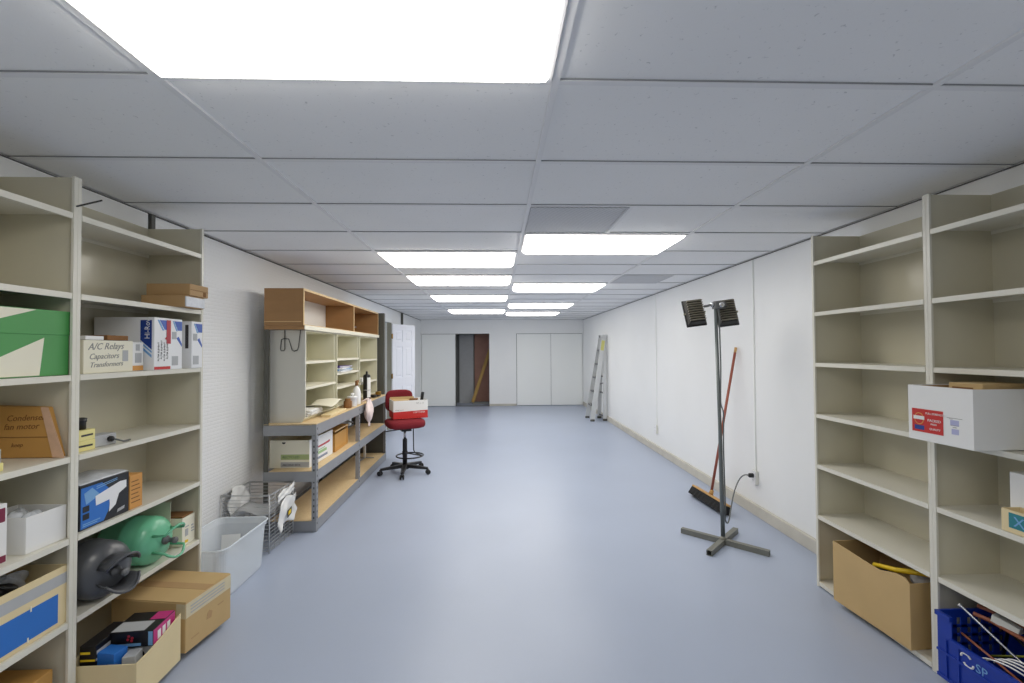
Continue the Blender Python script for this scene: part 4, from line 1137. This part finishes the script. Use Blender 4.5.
# ------------------------------------------------------------------ red drafting chair with a carton on it
ch = thing('drafting_chair', 'red upholstered drafting chair on a black five star base', 'chair', (-1.158, 5.76, 0), R(-65))
# local +x is where the sitter faces
b = MB()
b.lathe([(0, .055), (.05, .055), (.05, .10), (.034, .12), (0, .12)], None, 20)
for k in range(5):
    a = R(-20+72*k); c, s = math.cos(a), math.sin(a)
    P0, P1 = Vector((.03*c, .03*s, .095)), Vector((.30*c, .30*s, .075))
    r = Vector((-s, c, 0))
    vs = []
    for p, w_, h_ in ((P0, .032, .045), (P1, .018, .026)):
        vs += [p+r*w_+Vector((0, 0, h_/2)), p-r*w_+Vector((0, 0, h_/2)), p-r*w_-Vector((0, 0, h_/2)), p+r*w_-Vector((0, 0, h_/2))]
    b.add(vs, [(0,1,2,3), (7,6,5,4), (0,4,5,1), (1,5,6,2), (2,6,7,3), (3,7,4,0)])
b.build('base', M['black'], ch, .004)
for k in range(5):
    a = R(-20+72*k); c, s = math.cos(a), math.sin(a)
    m = Matrix.Translation((.305*c, .305*s, .031)) @ Matrix.Rotation(a+.6*k, 4, 'Z') @ Matrix.Rotation(PI/2, 4, 'X')
    w_ = MB()
    for o_ in (-.016, .016): w_.lathe([(0, o_-.009), (.024, o_-.009), (.03, o_-.004), (.03, o_+.004), (.024, o_+.009), (0, o_+.009)], m, 18)
    w_.tube([(.305*c, .305*s, .03), (.305*c, .305*s, .075)], .007, 8)
    w_.build('caster', M['black'], ch)
MB().lathe([(.028, .12), (.028, .42), (.024, .43), (0, .43)], None, 18).build('column_sleeve', M['black'], ch)
MB().lathe([(.016, .43), (.016, .54), (0, .54)], None, 16).build('gas_column', M['chrome'], ch)
mc = MB(); mc.box(-.09, .10, -.06, .06, .535, .574); mc.tube([(-.02, -.05, .545), (-.03, -.20, .535), (-.03, -.235, .53)], .007, 8)
mc.build('mechanism', M['black'], ch, .004)
fr_ = MB(); fr_.tube([(.05+.165*math.cos(k*PI/12), .05+.165*math.sin(k*PI/12), .225) for k in range(24)], .009, 8, True)
fr_.tube([(.02, 0, .255), (.08, .06, .25), (.155, .175, .23)], .008, 8)
fr_.lathe([(.034, .235), (.034, .275), (0, .276)], None, 16)
fr_.tube([(.06, .09, .56), (.06, .095, .29), (.075, .11, .255), (.15, .175, .232)], .007, 8)
fr_.build('foot_ring', M['black'], ch)
def pad(L, W, T, ex=.35, n=28):
    """super-ellipse cushion, rounded edges"""
    mb = MB(); prof = [(0, -T/2), (.55, -T/2), (.9, -T/2*.92), (.98, -T/2*.55), (1, 0), (.985, T/2*.55), (.92, T/2*.9), (.6, T/2), (0, T/2*.97)]
    vs = []
    for r, z in prof:
        for j in range(n):
            a = 2*PI*j/n; c, s = math.cos(a), math.sin(a)
            vs.append(Vector((L/2*r*math.copysign(abs(c)**ex, c), W/2*r*math.copysign(abs(s)**ex, s), z)))
    fs = [(i*n+j, i*n+(j+1) % n, (i+1)*n+(j+1) % n, (i+1)*n+j) for i in range(len(prof)-1) for j in range(n)]
    return mb.add(vs, fs, True)
s_ = pad(.45, .47, .105, .5)
s_.v = [(x, y, z+.627-.01*(x > .12)*(x-.12)*6) for x, y, z in s_.v]
s_.build('seat', M['red_fabric'], ch, 0, 0, 1)
bk = pad(.29, .36, .07, .5)
bm = Matrix.Translation((-.335, 0, .875)) @ Matrix.Rotation(R(5), 4, 'Y') @ Matrix.Rotation(PI/2, 4, 'Y') @ Matrix.Rotation(0, 4, 'Z')
bk.v = [tuple(bm @ Vector((x, y, z+.02*(y/.21)**2))) for x, y, z in bk.v]
bk.build('backrest', M['red_fabric'], ch, 0, 0, 1)
sp = MB(); sp.bar((-.06, 0, .560), (-.38, 0, .560), .05, .012); sp.bar((-.38, 0, .556), (-.39, 0, .88), .05, .012, (1, 0, 0))
sp.build('back_bracket', M['black'], ch)

cb = thing('open_box', 'white and red open carton sitting on the red chair seat', 'box', (-1.136, 5.865, .686), R(22))
dx, dy, h = .425, .32, .225
open_box_mb(dx, dy, h, .005).build('box', M['white'], cb, .001)
en = (0, -dy/2, 0)
decal(cb, 'red_band', 'ny', en, [[(-dx/2+.0, .001), (dx/2, .001), (dx/2, .098), (-dx/2, .088)]], M['red'], .0008)
decal(cb, 'red_side', 'nx', (-dx/2, 0, 0), [[(-dy/2, .001), (dy/2, .001), (dy/2, .088), (-dy/2, .088)]], M['red'], .0008)
text(cb, 'COPY PAPER', 'ny', (.03, -dy/2-.0008, .066), .026, M['white'])
text(cb, 'white bond', 'ny', (-dx/2+.02, -dy/2, .104), .022, M['pen'])
text(cb, '8.5 x 11', 'ny', (.07, -dy/2, .178), .03, M['pen'])
fl = MB(); fl.box(-dx/2+.006, .1, dy/2-.02, dy/2-.008, .15, .245); fl.box(-dx/2+.008, -.02, -dy/2+.012, -dy/2+.10, .2, .232)
fl.build('inner_flaps', M['kraft2'], cb)
k_ = MB(); k_.bar((-1.0, 5.93, .72), (-.965, 5.945, .995), .02, .038, (1, 0, 0))
tag(k_.build('hand_tool', M['black'], None, .004), 'black handled tool sticking up from the carton on the red chair', 'tool')
q = MB().box(-1.13, -1.03, 5.90, 5.97, .693, .915)
tag(q.build('brown_carton', M['kraft_dark'], None, .003), 'brown carton standing inside the box on the red chair', 'box')

# ------------------------------------------------------------------ work light stand
LX, LY = 1.770, 3.553
ls = thing('work_light', 'two headed black work light on a grey pole and cross base', 'work light', (LX, LY, 0))
A1, A2 = (Vector((-.236, .229, .0205)), Vector((.232, -.230, .0205))), (Vector((-.209, -.205, .0205)), Vector((.211, .208, .0205)))
def square_tube(a, b, s=.04, wall=.004):
    mb = MB(); d = (b-a).normalized(); r = Vector((-d.y, d.x, 0)); u = Vector((0, 0, 1)); o = s/2; i = o-wall
    def ring4(p, q): return [p+r*q+u*q, p-r*q+u*q, p-r*q-u*q, p+r*q-u*q]
    vs = ring4(a, o)+ring4(b, o)+ring4(a, i)+ring4(b, i)
    fs = []
    for k in range(4):
        n = (k+1) % 4
        fs += [(k, 4+k, 4+n, n), (8+k, 8+n, 12+n, 12+k), (k, n, 8+n, 8+k), (4+k, 12+k, 12+n, 4+n)]
    return mb.add(vs, fs)
square_tube(*A1).build('base_leg', M['basebar'], ls)
dn = (A2[1]-A2[0]).normalized()
square_tube(A2[0], -dn*.021+Vector((0, 0, .0205))).build('base_leg', M['basebar'], ls)
square_tube(dn*.021+Vector((0, 0, .0205)), A2[1]).build('base_leg', M['basebar'], ls)
p = MB(); p.lathe([(.03, .041), (.03, .047), (.016, .05), (.016, .075), (0, .076)], None, 18); p.build('pole_socket', M['basebar'], ls)
top = Vector((-.036, 0, 1.855))
MB().tube([(0, 0, .06), (-.008, 0, .5), top*.5+Vector((.004, 0, 0)), top], [.0165, .0165, .0135, .0125], 14).build('pole', M['pole'], ls)
jb = MB(); jb.box(-.052, .032, -.03, .03, 1.848, 1.906)
jo = jb.build('junction_box', M['jbox'], ls, .004)
MB().lathe([(.022, 0), (.022, .006), (.01, .01), (0, .01)], Matrix.Translation((-.0, -.03, 1.878)) @ Matrix.Rotation(PI/2, 4, 'X'), 16).build('cover_screw', M['chrome'], jo)
MB().tube([(-.052, 0, 1.88), (-.075, 0, 1.882)], [.02, .016], 12).build('fitting', M['chrome'], jo)
def lamp_head(cx, cz, tilt, yaw, side):
    m = Matrix.Translation((cx, .02, cz)) @ Matrix.Rotation(yaw, 4, 'Z') @ Matrix.Rotation(side, 4, 'Y') @ Matrix.Rotation(tilt, 4, 'X')
    W, H, T = .142, .21, .05
    mb = MB()
    # casting that tapers to the rear (towards -y)
    f = [Vector((x*W/2, T/2, z*H/2)) for x, z in ((-1,-1), (1,-1), (1,1), (-1,1))]
    r = [Vector((x*W/2*.82, -T/2, z*H/2*.86)) for x, z in ((-1,-1), (1,-1), (1,1), (-1,1))]
    mb.add([m @ q for q in f+r], [(0,1,2,3), (7,6,5,4), (1,0,4,5), (2,1,5,6), (3,2,6,7), (0,3,7,4)])
    o = mb.build('lamp_head', M['lampblack'], ls, .006)
    fn = MB()
    for k in range(9):
        z = -.078+.0195*k; c = m @ Matrix.Translation((0, -T/2-.009, z)); fn.xbox(c, W*.84, .026, .005)
    fn.build('cooling_fins', M['lampfin'], o)
    bz = MB(); bz.xbox(m @ Matrix.Translation((0, T/2+.008, 0)), W+.014, .016, H+.014); bz.build('glass_bezel', M['black'], o, .003)
    gz = MB(); gz.xbox(m @ Matrix.Translation((0, T/2+.017, 0)), W-.02, .003, H-.02); gz.build('front_glass', M['ltgrey'], o)
    cl_ = MB()
    for sx in (-1, 1): cl_.xbox(m @ Matrix.Translation((sx*(W/2+.006), .02, -.005)), .014, .02, .012)
    cl_.build('clips', M['lampfin'], o)
    return m
mA = lamp_head(-.192, 1.828, R(-16), R(-7), R(-7)); mB = lamp_head(.066, 1.828, R(-16), R(-14), R(-7))
ar = MB().tube([(-.07, 0, 1.882), (-.10, .0, 1.872), (-.128, .0, 1.868)], .010, 10).build('swivel_arm', M['jbox'], ls)
ar = MB().tube([(.03, 0, 1.88), (.05, .0, 1.875), (.062, .005, 1.865)], .011, 10)
ar.build('swivel_arm', M['jbox'], ls)
cd = MB(); pts = []
for k in range(33):
    u = k/32; z = 1.84-1.60*u; bow = .012*math.sin(PI*min(1, max(0, (u-.25)/.45)))**2
    pts.append((-.036*(z/1.885)+.019+bow*(-1 if u < .48 else 1)*.9+(0 if u < .48 else 0), -.016, z))
pts += [(.030, .02, .20), (.041, .047, .17), (.07, .075, .125), (.105, .11, .13), (.165, .195, .20), (.263, .327, .30), (.373, .447, .374), (.46, .52, .392), (.545, .60, .365)]
cd.tube(smooth(pts, 2), .0055, 8); cd.build('power_cord', M['cord'], ls)
MB().lathe([(.008, 0), (.02, .012), (.02, .05), (0, .05)], Matrix.Translation((.54, .60, .362)) @ Matrix.Rotation(PI/2, 4, 'Y'), 16).build('plug', M['black'], ls)

# wall outlets with surface raceways
def outlet(y, label, z=.335):
    t = thing('wall_outlet', label, 'outlet', (XR, y, z), 0, 'outlets with surface raceways')
    MB().box(-.03, -.0005, -.037, .037, -.062, .062).build('outlet_box', M['outlet'], t, .003)
    f = MB(); f.box(-.033, -.03, -.039, .039, -.064, .064); f.build('face_plate', M['white_gloss'], t, .001)
    s = MB()
    for dz in (-.024, .024):
        for dy in (-.007, .007): s.box(-.0336, -.033, dy-.0012, dy+.0012, dz-.005, dz+.005)
        s.box(-.0336, -.033, -.0018, .0018, dz-.013, dz-.009)
    s.build('sockets', M['slot'], t)
    MB().box(-.013, -.0005, -.009, .009, .063, ZC-.008-z).build('raceway', M['door'], t, .003)
    return t
outlet(4.155, 'wall outlet with the work light cord plugged in, raceway up to the ceiling', .345)
outlet(6.76, 'wall outlet further along the right wall, nothing plugged in')

# push broom leaning on the right wall
bh = Vector((2.045, 4.43, .0))
t = thing('push_broom', 'black push broom with red brown handle leaning on the right wall', 'broom', bh, R(4))
hd_ = MB(); hd_.bar((.012, -.315, .088), (.012, .315, .088), .06, .018); TB = Matrix.Translation((0, 0, .017)) @ Matrix.Rotation(R(22), 4, 'Y')
hd_.v = [tuple(TB @ Vector(q)) for q in hd_.v]
hd_.build('head_block', M['handle_wood'], t, .006)
br_ = MB()
vs = []
for y in [-.312+.624*k/20 for k in range(21)]:
    j = .004*math.sin(y*90)
    vs += [(-.016, y, .0785), (.040, y, .0785), (.048+j, y, .004), (-.034+j, y, .002)]
n = 21
fs = [(4*i+a, 4*i+(a+1) % 4, 4*i+4+(a+1) % 4, 4*i+4+a) for i in range(n-1) for a in range(4)]+[(3, 2, 1, 0), (4*n-4, 4*n-3, 4*n-2, 4*n-1)]
br_.add([TB @ Vector(q) for q in vs], [tuple(reversed(f)) for f in fs]); br_.build('bristles', M['bristle'], t)
Ht = Vector((.322, -.012, 1.545))
H0 = Vector((.050, 0, .110)); H1 = H0.lerp(Ht, .965)
MB().tube([H0, H1], .0125, 12).build('handle', M['handle_red'], t)
MB().tube([H1, Ht], .0125, 12).build('handle_tip', M['handle_wood'], t)
MB().tube([Vector((.046, 0, .104)), Vector((.062, 0, .145))], [.022, .017], 12).build('handle_socket', M['handle_wood'], t)

# aluminium stepladder by the far end of the right wall
t = thing('stepladder', 'aluminium stepladder with a yellow sticker standing against the right wall', 'ladder', (0, 0, 0))
F = [(Vector((2.03, 9.70, .02)), Vector((2.315, 9.80, 1.82))), (Vector((2.02, 10.20, .02)), Vector((2.315, 10.08, 1.82)))]
B = [(Vector((2.315, 9.76, .02)), Vector((2.335, 9.82, 1.80))), (Vector((2.275, 10.14, .02)), Vector((2.325, 10.06, 1.80)))]
for k, (a, b_) in enumerate(F):
    mb = MB(); mb.bar(a, b_, .03, .10, (1, 0, 0)); mb.build('front_rail', M['alu'], t, .003)
for k, (a, b_) in enumerate(B):
    mb = MB(); mb.bar(a, b_, .026, .08, (1, 0, 0)); mb.build('rear_rail', M['alu'], t, .003)
for k in range(5):
    u = (k+1)/6
    a, b_ = F[0][0].lerp(F[0][1], u), F[1][0].lerp(F[1][1], u)
    mb = MB(); mb.bar(a+Vector((0, .014, 0)), b_-Vector((0, .014, 0)), .075, .028); mb.build('step', M['alu_dark'], t, .002)
for k in range(4):
    u = (.04, .32, .52, .74)[k]
    a, b_ = B[0][0].lerp(B[0][1], u), B[1][0].lerp(B[1][1], u)
    mb = MB(); mb.bar(a, b_, .018, .03); mb.build('rear_brace', M['alu_dark'], t, .002)
mb = MB(); mb.box(2.285, 2.382, 9.77, 10.11, 1.80, 1.855); mb.build('top_cap', M['alu'], t, .006)
MB().box(2.268, 2.285, 10.0, 10.11, 1.80, 1.85).build('cap_bracket', M['alu_dark'], t, .002)
for (p_) in (F[0][0], F[1][0], B[0][0], B[1][0]):
    MB().box(p_.x-.045, p_.x+.045, p_.y-.022, p_.y+.022, .0, .045).build('foot', M['dark_steel'], t, .004)
a, b_ = F[0][0].lerp(F[0][1], .83), F[0][0].lerp(F[0][1], .95)
st_ = MB(); st_.bar(a-Vector((.0, .0158, 0)), b_-Vector((.0, .0158, 0)), .002, .07, (1, 0, 0)); st_.build('yellow_sticker', M['sticker'], t)
sp_ = MB()
for i in (0, 1):
    a, b_ = F[i][0].lerp(F[i][1], .42), B[i][0].lerp(B[i][1], .45); sp_.bar(a, b_, .006, .022)
sp_.build('spreader', M['alu_dark'], t)

# things in the open closet
tag(MB().box(-.66, -.12, 13.36, 13.44, 0.0, 2.05).build('board_panel', M['redboard'], None, .002), 'red brown panel standing inside the open closet', 'panel')
mb = MB(); mb.bar((-.70, 13.0, .06), (-.19, 13.1, 1.60), .09, .05, (0, 1, 0))
tag(mb.build('lumber', M['lumber'], None, .002), 'yellowish timber leaning diagonally in the open closet', 'lumber')
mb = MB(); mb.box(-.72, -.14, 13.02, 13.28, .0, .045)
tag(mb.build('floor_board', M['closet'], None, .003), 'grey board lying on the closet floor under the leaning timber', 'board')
mb = MB(); mb.bar((-.135, 12.9, .03), (-.125, 12.92, .9), .05, .08, (0, 1, 0))
tag(mb.build('white_board', M['wall'], None, .002), 'narrow white board standing at the right side of the open closet', 'board')
tag(MB().box(-1.10, -.69, 13.30, 13.34, 0.0, 2.0).build('closet_panel', M['ltgrey'], None, .002), 'grey panel at the left inside the open closet', 'panel')

# ------------------------------------------------------------------ light, camera, colour
wd = bpy.data.worlds.new('world'); bpy.context.scene.world = wd; wd.use_nodes = True
wd.node_tree.nodes['Background'].inputs['Color'].default_value = (.8, .85, 1, 1)
wd.node_tree.nodes['Background'].inputs['Strength'].default_value = 0.0

cam = bpy.data.cameras.new('camera'); co = bpy.data.objects.new('camera', cam); C.objects.link(co)
fpx, pitch, yaw, roll = 455.2, .0192, .0328, .0052
cam.sensor_width = 36; cam.lens = fpx/1024*36; cam.clip_start = .05; cam.clip_end = 60
d = Vector((math.sin(yaw)*math.cos(pitch), math.cos(yaw)*math.cos(pitch), math.sin(pitch)))
r = Vector((math.cos(yaw), -math.sin(yaw), 0)); u = r.cross(d)
r2 = r*math.cos(roll)-u*math.sin(roll); u2 = r*math.sin(roll)+u*math.cos(roll)
co.matrix_world = Matrix(((r2.x, u2.x, -d.x, 0), (r2.y, u2.y, -d.y, 0), (r2.z, u2.z, -d.z, 1.5286), (0, 0, 0, 1)))
sc = bpy.context.scene; sc.camera = co
sc.view_settings.view_transform = 'Standard'; sc.view_settings.look = 'None'
sc.view_settings.exposure = 0.12; sc.view_settings.gamma = 1; sc.view_settings.use_curve_mapping = False
sc.cycles.use_denoising = True
sc.cycles.max_bounces = 10; sc.cycles.diffuse_bounces = 6; sc.cycles.transparent_max_bounces = 16
sc.cycles.caustics_reflective = False; sc.cycles.caustics_refractive = False
sc.cycles.sample_clamp_indirect = 6
